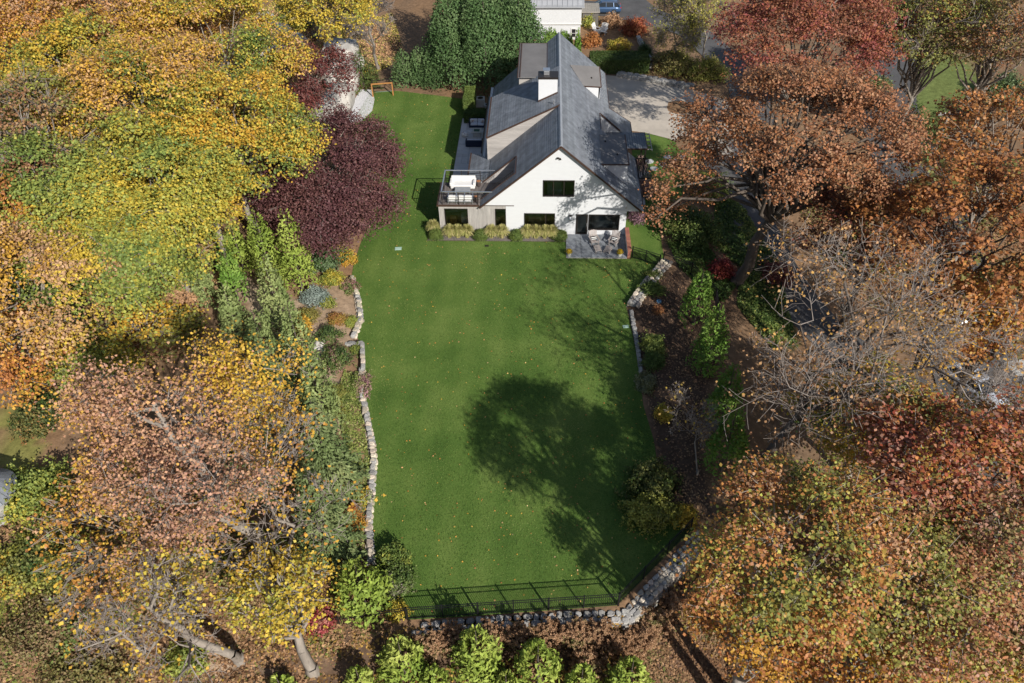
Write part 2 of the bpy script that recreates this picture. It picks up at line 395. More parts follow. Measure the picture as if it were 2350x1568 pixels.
def conifer_mesh(h, r, pal, kind='arbor', seed=0, dens=1.0, size=.36):
    """sprays set around a cone with an uneven outline"""
    global rng
    rng = np.random.default_rng(5000+seed)
    n = int(dens*95*(r+.35)*h*(.36/size)**2)
    t = 1-np.sqrt(U(0, 1, n)); t = np.clip(t, 0.01, .995)
    th = U(0, 2*np.pi, n)
    if kind == 'arbor':
        prof = (1-t)**.62*np.clip(.62+t*3.2, 0, 1)
        nb = int(14*h); bt = U(0, 1, nb); bth = U(0, 6.28, nb); bi = rng.choice(nb, n)   # tufts
        t = np.clip(t*.45+bt[bi]*.55+rng.normal(size=n)*.02, .01, .995); th = bth[bi]+rng.normal(size=n)*.42
        prof = (1-t)**.62*np.clip(.62+t*3.2, 0, 1)
        lob = 1+.16*np.sin(th*3+t*9+seed)+.10*np.sin(th*5-t*17)+(U(0, .28, nb))[bi]
        rad = r*prof*lob*U(.62, 1.03, n)*.92+.05
        z = h*t
        o = np.stack([np.cos(th), np.sin(th), 0*th], 1)
        P = o*rad[:, None]; P[:, 2] = z
        D = nrm(o*.8+np.array([0, 0, .75])+rng.normal(size=(n, 3))*.38)
        N = nrm(o*.7+np.array([0, 0, .35])+rng.normal(size=(n, 3))*.6); asp = .42
    else:
        # whorled spruce: branches with drooping sprays
        lev = np.floor(t*h/.38)*.38+U(-.06, .06, n); z = np.clip(lev, .1, h*.99); tt = z/h
        nbr = 9; bi = rng.integers(0, nbr, n); lv = (z/.38).astype(int)
        th = bi*2*np.pi/nbr+lv*.7+np.sin(lv*12.9+bi*78.2)*.35; f = np.sqrt(U(.03, 1, n))
        L = r*((1-tt)**.85)*(1+.22*np.sin(lv*7.1+bi*3.3))+.12
        side = rng.normal(size=n)*.12*(.35+1.1*(1-f)+.25)*L**.5
        o = np.stack([np.cos(th), np.sin(th), 0*th], 1); s = np.stack([-np.sin(th), np.cos(th), 0*th], 1)
        P = o*(L*f)[:, None]+s*side[:, None]; P[:, 2] = z-.16*L*f**2+.05*L*f-abs(side)*.25
        D = nrm(o*.9+s*np.sign(side)[:, None]*.6+rng.normal(size=(n, 3))*.25)
        N = nrm(np.array([0, 0, 1.])+o*.25+rng.normal(size=(n, 3))*.35); asp = .36
    V, F = leaf_quads(P, N, size*U(.7, 1.3, n), asp, .08, D)
    q = patch(P, 1.1, seed)*.7+U(0, .3, n)+.12*(t-.5)
    return V, F, palette(q, pal)*U(.75, 1.2, (n, 1))
def conifer(name, label, base, h, r, pal, kind='arbor', seed=0, group=None, dens=1.0, size=.28, cat='tree'):
    V, F, c = conifer_mesh(h, r, pal, kind, seed, dens, size)
    base = np.asarray(base, float); root = thing(name, label, cat, base, group=group)
    link('crown', mesh_np('crown', V+base, F, NEEDLE, c), root)
    tv, tf = tubes([(base-np.array([0, 0, .4]), base+np.array([0, 0, h*.5]), .05+.05*r, .04+.02*r), (base+np.array([0, 0, h*.48]), base+np.array([0, 0, h*.95]), .04+.02*r, .01)], 6)
    link('trunk', mesh_np('trunk', tv, tf, BARKD), root); return root
def shrub(name, label, c, r, pal, leaf=.12, dens=2.4, seed=0, group=None, clump=0, cat='shrub', stems=True, needle=False, up=.35, trim=.19):
    """rounded bush of leaf-sized faces on short stems; c is its foot"""
    global rng
    rng = np.random.default_rng(7000+seed)
    c = np.asarray(c, float); r = np.asarray(r if hasattr(r, '__len__') else (r, r, r), float)
    rm = r.mean(); n = int(dens*4*np.pi*rm*rm*.8/(leaf*leaf*.42)); n = min(n, 14000)
    ns = max(6, n//(clump or 9)); d = sph(ns); d[:, 2] = np.abs(d[:, 2])*1.1-.35
    lob = 1+trim*1.6*np.sin(d[:, 0]*5+seed)*np.sin(d[:, 1]*4+1.7*seed)+rng.normal(size=ns)*trim
    s = d*r*(U(.6, 1.0, ns)*lob)[:, None]; s[:, 2] += r[2]*.42+.05; s[:, 2] = np.maximum(s[:, 2], .03)
    k = rng.integers(0, ns, n); sp = leaf*1.3 if not clump else leaf*.9
    P = c+s[k]+rng.normal(size=(n, 3))*sp*.6
    N = nrm(d[k]*.7+np.array([0, 0, up])+rng.normal(size=(n, 3))*.7)
    V, F = leaf_quads(P, N, leaf*U(.7, 1.3, n), .5 if needle else .8)
    q = patch(s, 1.6/max(rm, .3), seed)[k]*.8+rng.normal(size=ns)[k]*.14+rng.normal(size=n)*.1+.1
    root = thing(name, label, cat, c, group=group)
    link('foliage', mesh_np('foliage', V, F, LEAF, palette(q, pal)*U(.75, 1.2, (n, 1))), root)
    m = min(40, ns); sel = rng.choice(ns, m, replace=False)
    segs = [(c+np.array([U(-.1, .1), U(-.1, .1), -.1])*rm, c+s[j], .012+.012*rm, .006) for j in sel]
    tv, tf = tubes(segs, 3); link('stems', mesh_np('stems', tv, tf, BARKD), root); return root
def hedge(name, label, x0, x1, y0, y1, z0, z1, pal, leaf=.09, dens=2.2, seed=0, rot=0.0):
    global rng
    rng = np.random.default_rng(8000+seed)
    sx, sy, sz = x1-x0, y1-y0, z1-z0; A = np.array([sx*sy, sx*sz, sx*sz, sy*sz, sy*sz]); n = int(dens*A.sum()/(leaf*leaf*.42))
    k = rng.choice(5, n, p=A/A.sum()); a, b = U(0, 1, n), U(0, 1, n); dd = np.abs(rng.normal(size=n))*.07
    P = np.empty((n, 3)); N = np.empty((n, 3))
    for q, (fx, nn) in enumerate([(lambda a, b: (x0+a*sx, y0+b*sy, z1+0*a), (0, 0, 1)), (lambda a, b: (x0+a*sx, y0+0*a, z0+b*sz), (0, -1, 0)), (lambda a, b: (x0+a*sx, y1+0*a, z0+b*sz), (0, 1, 0)), (lambda a, b: (x0+0*a, y0+a*sy, z0+b*sz), (-1, 0, 0)), (lambda a, b: (x1+0*a, y0+a*sy, z0+b*sz), (1, 0, 0))]):
        i = k == q; P[i] = np.stack(fx(a[i], b[i]), 1); N[i] = nn
    P = P-N*dd[:, None]+N*(.05*np.sin(P[:, :1]*3.1+1)*np.sin(P[:, 1:2]*2.7)*np.cos(P[:, 2:]*3))+rng.normal(size=(n, 3))*.03
    V, F = leaf_quads(P, nrm(N+rng.normal(size=(n, 3))*.7+np.array([0, 0, .25])), leaf*U(.7, 1.3, n))
    q = patch(P, 1.2, seed)*.6+U(0, .4, n)
    root = thing(name, label, 'hedge', ((x0+x1)/2, (y0+y1)/2, z0))
    link('foliage', mesh_np('foliage', V, F, LEAF, palette(q, pal)*U(.7, 1.2, (n, 1))), root)
    segs = [(np.array([U(x0+.2, x1-.2), U(y0+.2, y1-.2), z0-.1]), np.array([U(x0+.1, x1-.1), U(y0+.1, y1-.1), z1-.1]), .03, .01) for _ in range(30)]
    tv, tf = tubes(segs, 4); link('stems', mesh_np('stems', tv, tf, BARKD), root); return root
def grass_clump(name, label, c, h, r, pal, n=520, seed=0, group=None):
    global rng
    rng = np.random.default_rng(9000+seed)
    c = np.asarray(c, float); a = U(0, 6.28, n); o = np.stack([np.cos(a), np.sin(a), 0*a], 1); lean = U(.1, 1, n)[:, None]
    p0 = c+o*U(0, .16, (n, 1)); hh = h*U(.6, 1.05, (n, 1))
    p1 = p0+o*r*lean*.45; p1[:, 2:] += hh*.75; p2 = p0+o*r*lean*1.1; p2[:, 2:] += hh*(1.0-.5*lean**2)
    s = np.stack([-np.sin(a+.3), np.cos(a+.3), 0*a], 1)*.016
    V = np.stack([p0-s, p0+s, p1+s, p1-s, p1-s, p1+s, p2+s*.7, p2-s*.7], 1).reshape(-1, 3); F = np.arange(n*8).reshape(-1, 4)
    col = np.repeat(palette(U(0, 1, n), pal)*U(.8, 1.2, (n, 1)), 2, 0)
    root = thing(name, label, 'grass', c, group=group); link('blades', mesh_np('blades', V, F, GRASSM, col), root); return root

def inside(px, py, poly):
    poly = np.asarray(poly, float); r = np.zeros(len(px), bool); j = len(poly)-1
    for i in range(len(poly)):
        xi, yi = poly[i]; xj, yj = poly[j]
        with np.errstate(divide='ignore', invalid='ignore'):
            c = ((yi > py) != (yj > py)) & (px < (xj-xi)*(py-yi)/(yj-yi)+xi)
        r ^= c; j = i
    return r
def pxpoly(pts): return np.array([GT(u, v)[:2] for u, v in pts])
#==SPLIT==
# ================================================================== SETTING
def struct(o): o['kind'] = 'structure'; return o
# ---- ground: one sheet reaching the horizon, finer where the camera looks
def ground():
    xs = np.unique(np.concatenate([np.linspace(-900, -95, 18), np.arange(-95, -32, 1.5), np.arange(-32, 34, .6), np.arange(34, 80, 1.5), np.linspace(80, 900, 18)]))
    ys = np.unique(np.concatenate([np.linspace(-400, 4, 12), np.arange(4, 66, .6), np.arange(66, 135, 1.2), np.linspace(135, 1200, 20)]))
    X, Y = np.meshgrid(xs, ys); Z = hz(X, Y)
    V = np.stack([X, Y, Z], -1).reshape(-1, 3); nx = len(xs); ny = len(ys)
    i = (np.arange(ny-1)[:, None]*nx+np.arange(nx-1)[None]).ravel()
    F = np.stack([i, i+1, i+1+nx, i+nx], 1)
    me = mesh_np('ground', V, F, TERR, smooth=True)
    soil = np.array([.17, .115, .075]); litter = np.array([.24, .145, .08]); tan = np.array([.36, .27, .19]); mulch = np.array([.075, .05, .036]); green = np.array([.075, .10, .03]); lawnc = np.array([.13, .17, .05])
    p = patch(V*np.array([1, 1, 0]), .5, 4)[:, None]
    c = litter*p+soil*(1-p)
    x, y = V[:, 0], V[:, 1]
    def paint(poly, colr, w=1.0):
        m = inside(x, y, poly); c[m] = c[m]*(1-w)+np.asarray(colr)*w
    paint(pxpoly([(500, 600), (560, 690), (600, 760), (700, 860), (770, 1000), (800, 930), (760, 800), (700, 720), (690, 690), (560, 640)]), tan)
    paint(pxpoly([(700, 690), (800, 640), (835, 720), (820, 790), (740, 800)]), tan, .6)
    paint(pxpoly([(280, 1490), (560, 1400), (640, 1568), (240, 1600)]), tan, .8)
    paint(pxpoly([(1440, 690), (1540, 620), (1680, 720), (1600, 1000), (1640, 1180), (1540, 1180), (1480, 900)]), mulch, .9)
    paint(pxpoly([(1700, 560), (1800, 620), (1830, 800), (1800, 800), (1700, 700)]), green, .9)
    paint(pxpoly([(0, 930), (70, 930), (100, 1050), (60, 1120), (0, 1120)]), (.20, .19, .06))
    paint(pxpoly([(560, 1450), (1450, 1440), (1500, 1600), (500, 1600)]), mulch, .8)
    paint(pxpoly([(1500, 1450), (1640, 1240), (1800, 1568), (1500, 1568)]), (.16, .10, .07), .8)
    paint(pxpoly([(1960, 130), (2200, 130), (2350, 250), (2100, 320), (1980, 220)]), lawnc, .9)
    paint(pxpoly([(2180, 780), (2350, 780), (2350, 1000), (2260, 960)]), lawnc, .9)
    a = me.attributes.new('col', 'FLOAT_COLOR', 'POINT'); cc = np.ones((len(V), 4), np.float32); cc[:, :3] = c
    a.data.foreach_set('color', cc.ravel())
    return struct(link('ground', me))
ground()

# ---- lawns
def ngon(name, pts, z, m, thick=None):
    me = bpy.data.meshes.new(name); me.from_pydata([(float(a), float(b), z) for a, b in pts], [], [tuple(range(len(pts)))]); me.update(); me.materials.append(m)
    o = link(name, me)
    if me.polygons[0].normal.z < 0: me.flip_normals()
    return struct(o)
def lawn_mat():
    m, n, b = _nodes('mown_grass'); N = n.nodes; L = n.links
    b.inputs['Roughness'].default_value = .85; b.inputs['Specular IOR Level'].default_value = .1
    g = N.new('ShaderNodeNewGeometry')
    n1 = N.new('ShaderNodeTexNoise'); n1.inputs['Scale'].default_value = .22; n1.inputs['Detail'].default_value = 5
    n2 = N.new('ShaderNodeTexNoise'); n2.inputs['Scale'].default_value = 9; n2.inputs['Detail'].default_value = 6; n2.inputs['Roughness'].default_value = .75
    wv = N.new('ShaderNodeTexWave'); wv.inputs['Scale'].default_value = .145; wv.inputs['Distortion'].default_value = 1.2; wv.inputs['Detail'].default_value = 2
    wv.inputs['Detail Scale'].default_value = .6; wv.bands_direction = 'X'
    for q in (n1, n2, wv): L.new(g.outputs['Position'], q.inputs['Vector'])
    def mad(a, k, o):
        q = N.new('ShaderNodeMath'); q.operation = 'MULTIPLY_ADD'; L.new(a, q.inputs[0]); q.inputs[1].default_value = k
        if isinstance(o, float): q.inputs[2].default_value = o
        else: L.new(o, q.inputs[2])
        return q.outputs[0]
    s = mad(n1.outputs['Fac'], .9, -.32); s = mad(n2.outputs['Fac'], .75, s); s = mad(wv.outputs['Fac'], .09, s)
    rp = N.new('ShaderNodeValToRGB'); e = rp.color_ramp.elements
    e[0].position = .2; e[0].color = (.04, .085, .016, 1); e[1].position = .85; e[1].color = (.15, .205, .05, 1)
    k = e.new(.52); k.color = (.082, .142, .028, 1)
    L.new(s, rp.inputs['Fac']); L.new(rp.outputs[0], b.inputs['Base Color'])
    bp = N.new('ShaderNodeBump'); bp.inputs['Strength'].default_value = .7; bp.inputs['Distance'].default_value = .04
    n3 = N.new('ShaderNodeTexNoise'); n3.inputs['Scale'].default_value = 24; n3.inputs['Detail'].default_value = 4; L.new(g.outputs['Position'], n3.inputs['Vector'])
    L.new(n3.outputs['Fac'], bp.inputs['Height']); L.new(bp.outputs[0], b.inputs['Normal'])
    return m
LAWN = lawn_mat()
_L = [(b, a) for a, b in zip(LEY, LEX) if 22.6 < a < 84]                       # left edge, near to far
_Rr = [(b, a) for a, b in zip(REY, REX)]
lawn_poly = [(-7.0, 21.0), (-9.2, 22.2)] + _L + [(-19.6, 84.2), (-16.5, 84.3), (-12, 83.2), (-8.6, 82.2), (-8.6, 77.75), (-8.7, 77.7), (-8.7, 60.3), (-8.95, 60.2), (-8.95, 57.2), (-10.0, 56.9), (-9.9, 55.75), (1.93, 55.7), (1.93, 53.38), (7.3, 53.36), (8.3, 53.0)] + _Rr[::-1] + [(8.75, 26.9), (4.3, 22.15), (-4.2, 21.25)]
ngon('lawn', lawn_poly, .03, LAWN)
ngon('side_lawn', [(7.3, 53.4), (9.6, 52.4), (10.3, 53.4), (12.3, 55.5), (12.4, 62), (13.4, 66), (15.5, 70.2), (12.6, 73.6), (10.2, 74.9), (8.9, 74.0), (8.6, 69), (7.2, 66), (7.2, 57)], .035, LAWN)

def grass_blades(polys, n, z, name, label):
    global rng
    rng = np.random.default_rng(77)
    P = []
    for poly in polys:
        poly = np.asarray(poly, float); lo = poly.min(0); hi = poly.max(0); a = U(lo[0], hi[0], n*2); b = U(lo[1], hi[1], n*2)
        m = inside(a, b, poly); P.append(np.stack([a[m], b[m], np.full(m.sum(), z)], 1))
    P = np.vstack(P); n = len(P)
    an = U(0, 6.28, n); s = np.stack([np.cos(an), np.sin(an), 0*an], 1)*U(.012, .03, (n, 1)); lean = rng.normal(size=(n, 3))*.022+np.array([.012, .02, 0]); lean[:, 2] = U(.03, .065, n)
    V = np.stack([P-s, P+s, P+lean], 1).reshape(-1, 3); F = np.arange(n*3).reshape(-1, 3)
    q = patch(P, .5, 9)*.5+rng.normal(size=n)*.16+.25+.10*np.sin(P[:, 0]*.9)
    c = palette(q, [(.045, .095, .018), (.085, .15, .03), (.15, .22, .05), (.26, .29, .09)])
    o = link(name, mesh_np(name, V, F, GRASSM, c)); return tag(o, label, 'grass', kind='stuff')
grass_blades([lawn_poly], 150000, .032, 'grass_blades', 'short green mown grass blades covering the main lawn')

# ---- gravel court, driveway, street, paths
ngon('parking_court', [(6.3, 88.5), (6.3, 79.3), (6.3, 71.9), (8.2, 72.6), (8.6, 75.3), (10.3, 74.9), (12.7, 73.6), (15.6, 70.3), (19, 69), (21, 74), (20, 82), (15.7, 85.2), (8.4, 88.2)], .03, GRAVEL)
def strip(name, pts, w, m, dz=.05, n=60):
    pts = np.asarray(pts, float); t = np.concatenate([[0], np.cumsum(np.linalg.norm(np.diff(pts, axis=0), axis=1))]); s = np.linspace(0, t[-1], n)
    c = np.stack([np.interp(s, t, pts[:, 0]), np.interp(s, t, pts[:, 1])], 1)
    for _ in range(6): c[1:-1] = (c[:-2]+2*c[1:-1]+c[2:])/4
    d = nrm(np.gradient(c, axis=0)); nn = np.stack([-d[:, 1], d[:, 0]], 1); k = 7; V = []
    for j in range(k):
        q = c+nn*w*(j/(k-1)-.5); V.append(np.stack([q[:, 0], q[:, 1], hz(q[:, 0], q[:, 1])+dz], 1))
    V = np.stack(V, 1).reshape(-1, 3); i = (np.arange(n-1)[:, None]*k+np.arange(k-1)[None]).ravel()
    return struct(link(name, mesh_np(name, V, np.stack([i, i+k, i+k+1, i+1], 1), m, smooth=True)))
strip('driveway', [(17, 76), (17.6, 70), (18, 62), (18.6, 56), (19.8, 50), (22.5, 45), (26, 41), (31, 38)], 4.2, ASPH)
strip('street', [(50, 120), (38, 85), (36, 70), (35, 58), (33, 46), (31.5, 38), (31, 30), (30, 18), (29, 0)], 6.5, ASPH, .09, 90)
strip('upper_street', [(9, 118), (13, 107), (19, 101), (21.5, 93), (23, 86), (22, 78)], 4.6, ASPH, .07)
strip('upper_drive', [(2, 110), (9, 108.5), (18, 103)], 5.0, ASPH, .06)
strip('sidewalk', [(44, 46.5), (38, 44.2), (35, 43.5)], 1.6, CONC, .12, 20)

# fallen leaves, ground cover and litter (nobody could count them)
def scatter(name, label, poly, n, leaf, pal, mt, z=0.0, cat='leaves', up=1.2, h=0.0, jit=.35, onlawn=False, seed=0):
    global rng
    rng = np.random.default_rng(400+seed)
    poly = np.asarray(poly, float); lo = poly.min(0); hi = poly.max(0); f = 3; a = U(lo[0], hi[0], n*f); b = U(lo[1], hi[1], n*f); m = inside(a, b, poly)
    if not onlawn: m &= ~inside(a, b, lawn_poly)
    a = a[m][:n]; b = b[m][:n]; k = len(a)
    hgt = hz(a, b) if not onlawn else np.zeros(k)
    clump = .5+.5*np.sin(a*1.9+np.sin(b*1.3))*np.sin(b*2.1+1)
    P = np.stack([a, b, hgt+z+U(0, 1, k)*h*clump+leaf*.12], 1)
    V, F = leaf_quads(P, nrm(np.array([0, 0, up])+rng.normal(size=(k, 3))*jit), leaf*U(.7, 1.3, k))
    q = patch(P, .7, seed)*.7+rng.normal(size=k)*.22+.12
    o = link(name, mesh_np(name, V, F, mt, palette(q, pal)*U(.7, 1.2, (k, 1)))); return tag(o, label, cat, kind='stuff')
FALL = [(.52, .30, .13), (.45, .20, .06), (.55, .36, .05), (.60, .42, .22)]
scatter('fallen_leaves', 'scattered tan and yellow leaves fallen on the green lawn', lawn_poly, 1000, .105, FALL, LITTER, .05, onlawn=True, seed=1)
scatter('leaf_litter', 'brown dead leaves and litter under the big maples', pxpoly([(0, 1200), (560, 1200), (860, 1300), (900, 1440), (640, 1600), (0, 1600)]), 34000, .17, [(.16, .085, .045), (.30, .17, .09), (.42, .26, .14), (.13, .17, .04), (.24, .25, .05)], LITTER, 0, h=.18, jit=.6, seed=2)
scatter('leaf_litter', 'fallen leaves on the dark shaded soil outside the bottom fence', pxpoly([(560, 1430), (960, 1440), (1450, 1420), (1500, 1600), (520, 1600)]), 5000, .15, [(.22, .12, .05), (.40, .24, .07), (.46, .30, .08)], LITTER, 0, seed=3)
scatter('ground_cover', 'green ivy covering the bank beside the driveway', pxpoly([(1640, 430), (1700, 470), (1790, 610), (1830, 800), (1770, 800), (1690, 700), (1700, 620), (1640, 560)]), 16000, .17, [DGR, (.10, .16, .035), (.26, .30, .08), (.34, .32, .08)], LEAF, 0, 'ivy', h=.35, jit=.6, seed=4)
scatter('ground_cover', 'dark green ground cover beneath the right fence', pxpoly([(1530, 560), (1620, 560), (1690, 660), (1660, 700), (1560, 620)]), 6000, .15, [DGR, (.08, .14, .03), GRN], LEAF, 0, 'ground cover', h=.35, jit=.6, seed=5)
scatter('leaf_litter', 'brown leaves and twigs across the slope below the stone wall', pxpoly([(1440, 1450), (1640, 1240), (1860, 1568), (1440, 1600)]), 9000, .15, [(.17, .09, .05), (.30, .17, .09), (.36, .22, .12), (.12, .14, .04)], LITTER, 0, h=.1, jit=.5, seed=6)
scatter('leaf_litter', 'dry leaves over the mulched bed beside the right lawn edge', pxpoly([(1440, 690), (1540, 620), (1690, 720), (1640, 1000), (1700, 1200), (1560, 1230), (1480, 900)]), 4500, .13, [(.14, .08, .05), (.28, .17, .10), (.40, .25, .13)], LITTER, 0, seed=7)
scatter('leaf_litter', 'dry tan leaves covering the wooded bank by the left fence', pxpoly([(380, 560), (500, 560), (520, 640), (470, 700), (480, 800), (250, 860), (300, 640)]), 16000, .17, [(.30, .17, .10), (.46, .28, .16), (.55, .36, .20), (.40, .26, .08)], LITTER, 0, h=.12, jit=.5, seed=8)
scatter('ground_cover', 'low green and pink flowering ground cover above the left stone wall', pxpoly([(790, 850), (832, 860), (842, 950), (858, 1050), (850, 1210), (855, 1290), (800, 1290), (800, 1050), (770, 930)]), 15000, .12, [(.12, .16, .04), (.24, .30, .07), (.36, .40, .11), (.34, .20, .14), (.42, .26, .22)], LEAF, 0, 'ground cover', h=.28, jit=.6, seed=9)
scatter('leaf_litter', 'orange and tan leaves fallen on the rock ledge slope', pxpoly([(560, 40), (640, 0), (900, 30), (930, 130), (830, 190), (760, 130), (640, 160)]), 14000, .22, [(.40, .22, .12), (.55, .33, .18), (.30, .30, .07), (.55, .42, .08)], LITTER, 0, h=.2, jit=.5, seed=10)
scatter('leaf_litter', 'fallen oak leaves on the verge past the driveway', pxpoly([(1780, 400), (2350, 400), (2350, 760), (2100, 760), (1900, 640)]), 14000, .2, [(.20, .10, .05), (.34, .17, .08), (.16, .16, .05), (.10, .14, .04)], LITTER, 0, h=.3, jit=.6, seed=11)
scatter('leaf_litter', 'mixed dry leaves beneath the red and orange maples', pxpoly([(1640, 1160), (2350, 1000), (2350, 1600), (1800, 1600)]), 12000, .2, [(.20, .11, .06), (.36, .20, .09), (.18, .17, .05)], LITTER, 0, h=.3, jit=.6, seed=12)
#==SPLIT==
# ================================================================== THE HOUSE
RX, RZ = 1.33, 8.65            # ridge
KR, KL = .87, .86              # slopes
YF, YB = 56.78, 79.1
zr = lambda x: RZ-KR*(x-RX)
zl = lambda x: RZ-KL*(RX-x)
house = thing('gable_house', 'white painted gable house with grey slate roof and cedar dormer', 'house', (0, 68, 0))
HS = house
# ---- facade with real openings
OPEN = [(-1.60, 1.01, .62, 2.18), (-.04, 2.55, 3.84, 5.39), (2.80, 3.80, .02, 2.11), (3.86, 6.48, .53, 2.10)]
def facade():
    b = MB(); xs = sorted(set([-5.4, -3.15, 7.02, 8.3, RX]+[a for o in OPEN for a in o[:2]]))
    roof = lambda x: (zr(x) if x > RX else zl(x))-.14
    for x0, x1 in zip(xs[:-1], xs[1:]):
        xm = (x0+x1)/2
        zb = -.3 if -3.15 <= xm <= 7.02 else (2.52 if xm > 7 else 2.86)
        cuts = sorted([(o[2], o[3]) for o in OPEN if o[0] <= xm <= o[1]]); z = zb
        for c0, c1 in cuts:
            b.box(x0, x1, YF, YF+.28, z, c0); z = c1
        t0, t1 = roof(x0), roof(x1)
        if max(t0, t1) > z+.01:
            b.prism([(x0, YF, z), (x1, YF, z), (x1, YF, max(z, t1)), (x0, YF, max(z, t0))], (0, .28, 0))
    b.obj('front_wall', WHITE, HS)
facade()
MB().box(6.78, 7.02, YF+.28, 65.4, -.3, 3.6).obj('side_wall', WHITE, HS)
MB().box(7.02, 8.3, YF+.05, 65.3, 2.40, 2.52).obj('soffit', WHITE, HS)
MB().box(-5.6, -5.35, 60.4, YB, -.3, 2.9).obj('side_wall', WHITE, HS)
MB().box(5.85, 6.05, 68.6, YB-.2, -.3, 4.4).obj('side_wall', WHITE, HS)
MB().prism([(-5.4, YB-.25, -.3), (6.05, YB-.25, -.3), (6.05, YB-.25, zr(6.05)-.15), (RX, YB-.25, RZ-.15), (-5.4, YB-.25, zl(-5.4)-.15)], (0, .2, 0)).obj('back_wall', WHITE, HS)
# rooms seen through the glass
MB().box(-3.1, 6.78, YF+.3, 64, -.02, .03).obj('room_floor', ROOMF, HS)
MB().box(-5.3, 6.78, YF+.3, 64, 2.6, 2.75).obj('upper_floor', ROOMF, HS)
MB().box(-1.8, 6.6, 63.2, 63.45, .04, 5.2).obj('room_wall', ROOMW, HS)
MB().box(1.9, 2.1, YF+.32, 63.1, .04, 2.58).obj('partition', ROOMW, HS)
MB().box(-1.3, -.2, YF+1.6, YF+3.2, .04, .6).obj('bed', GREYW, HS, bevel=.08)
MB().box(.3, 1.6, YF+1.9, YF+3.4, 2.76, 3.3).obj('bed', CUSHB, HS, bevel=.08)
MB().box(4.3, 6.0, YF+1.1, YF+2.0, .04, .75).obj('table', GREYW, HS, bevel=.03)
# ---- windows and door
def window(x0, x1, z0, z1, mull=(), y=YF+.06, fw=.07, proud=.05, name='window'):
    b = MB(); d0, d1 = y-proud-.06, y+.10
    b.box(x0, x1, d0, d1, z0, z0+fw); b.box(x0, x1, d0, d1, z1-fw, z1); b.box(x0, x0+fw, d0, d1, z0+fw, z1-fw); b.box(x1-fw, x1, d0, d1, z0+fw, z1-fw)
    w = b.obj(name, FRAME, HS)
    e = [x0+fw]+[q for m in mull for q in (m-fw*.6, m+fw*.6)]+[x1-fw]
    for m in mull: MB().box(m-fw*.6, m+fw*.6, d0+.01, d1-.01, z0+fw, z1-fw).obj('mullion', FRAME, w)
    for a, c in zip(e[::2], e[1::2]): MB().box(a, c, y+.02, y+.035, z0+fw, z1-fw).obj('pane', GLASS, w)
    return w
window(-1.60, 1.01, .62, 2.18, (.22,))
window(-.04, 2.55, 3.84, 5.39, (.82, 1.69))
window(3.86, 6.48, .53, 2.10)
d = window(2.80, 3.80, .02, 2.11, (), fw=.13, name='door')
MB().box(3.70, 3.73, YF-.10, YF-.06, .95, 1.25).obj('handle', ALU, d)
MB().box(2.7, 3.9, YF-.25, YF-.03, -.02, .06).obj('door_sill', CONC, HS)
lamp = MB().box(2.19, 2.41, YF-.20, YF-.02, 1.62, 2.06).obj('wall_lantern', FRAME, HS)
MB().box(2.22, 2.38, YF-.205, YF-.20, 1.68, 1.96).obj('lamp_glass', CUSHB, lamp)
fl = MB().box(1.16, 1.24, YF-.10, YF, 7.42, 7.50).obj('floodlight', FRAME, HS)
MB().bar((1.05, YF-.16, 7.42), (1.14, YF-.10, 7.52), .10).obj('lamp_head', FRAME, fl); MB().bar((1.28, YF-.10, 7.46), (1.36, YF-.18, 7.36), .09).obj('lamp_head', FRAME, fl)
MB().box(6.86, 7.0, YF-.06, YF, 2.72, 2.88).obj('wall_vent', CONC, HS)

# ---- slate roof: every course is a strip of separate lapped slates
def slate_course(x0, z0, x1, z1, spans, parent, sgn, k, th=None):
    th = th or (.030 if sgn > 0 else .022)
    """one course from the upper edge (x0,z0) to the lower (x1,z1), along y spans"""
    b = MB(); r = random.Random(k*13+int(x0*10))
    nx, nz = (z0-z1), abs(x1-x0); ln = math.hypot(nx, nz); nx, nz = sgn*nx/ln, nz/ln
    for a, c in spans:
        y = a-(k % 2)*.16
        while y < c-.02:
            w = .32+r.uniform(-.04, .04); ya, yb = max(a, y)+.004, min(c, y+w)-.004; y += w
            if yb-ya < .03: continue
            j = r.uniform(0, .010 if sgn > 0 else .004); l = r.uniform(-.02, .02); ux, uz = (x1-x0)/ln, (z1-z0)/ln
            pa = (x0+nx*.002, z0+nz*.002); pb = (x1+ux*(.05+l)+nx*(th+j), z1+uz*(.05+l)+nz*(th+j))
            pc = (x1+ux*(.05+l), z1+uz*(.05+l))
            b.add([(pa[0], ya, pa[1]), (pa[0], yb, pa[1]), (pb[0], yb, pb[1]), (pb[0], ya, pb[1]), (pc[0], ya, pc[1]), (pc[0], yb, pc[1])],
                  [(0, 1, 2, 3), (3, 2, 5, 4), (0, 3, 4), (1, 5, 2)])
    return b.obj('slate_course', SLATE, parent)
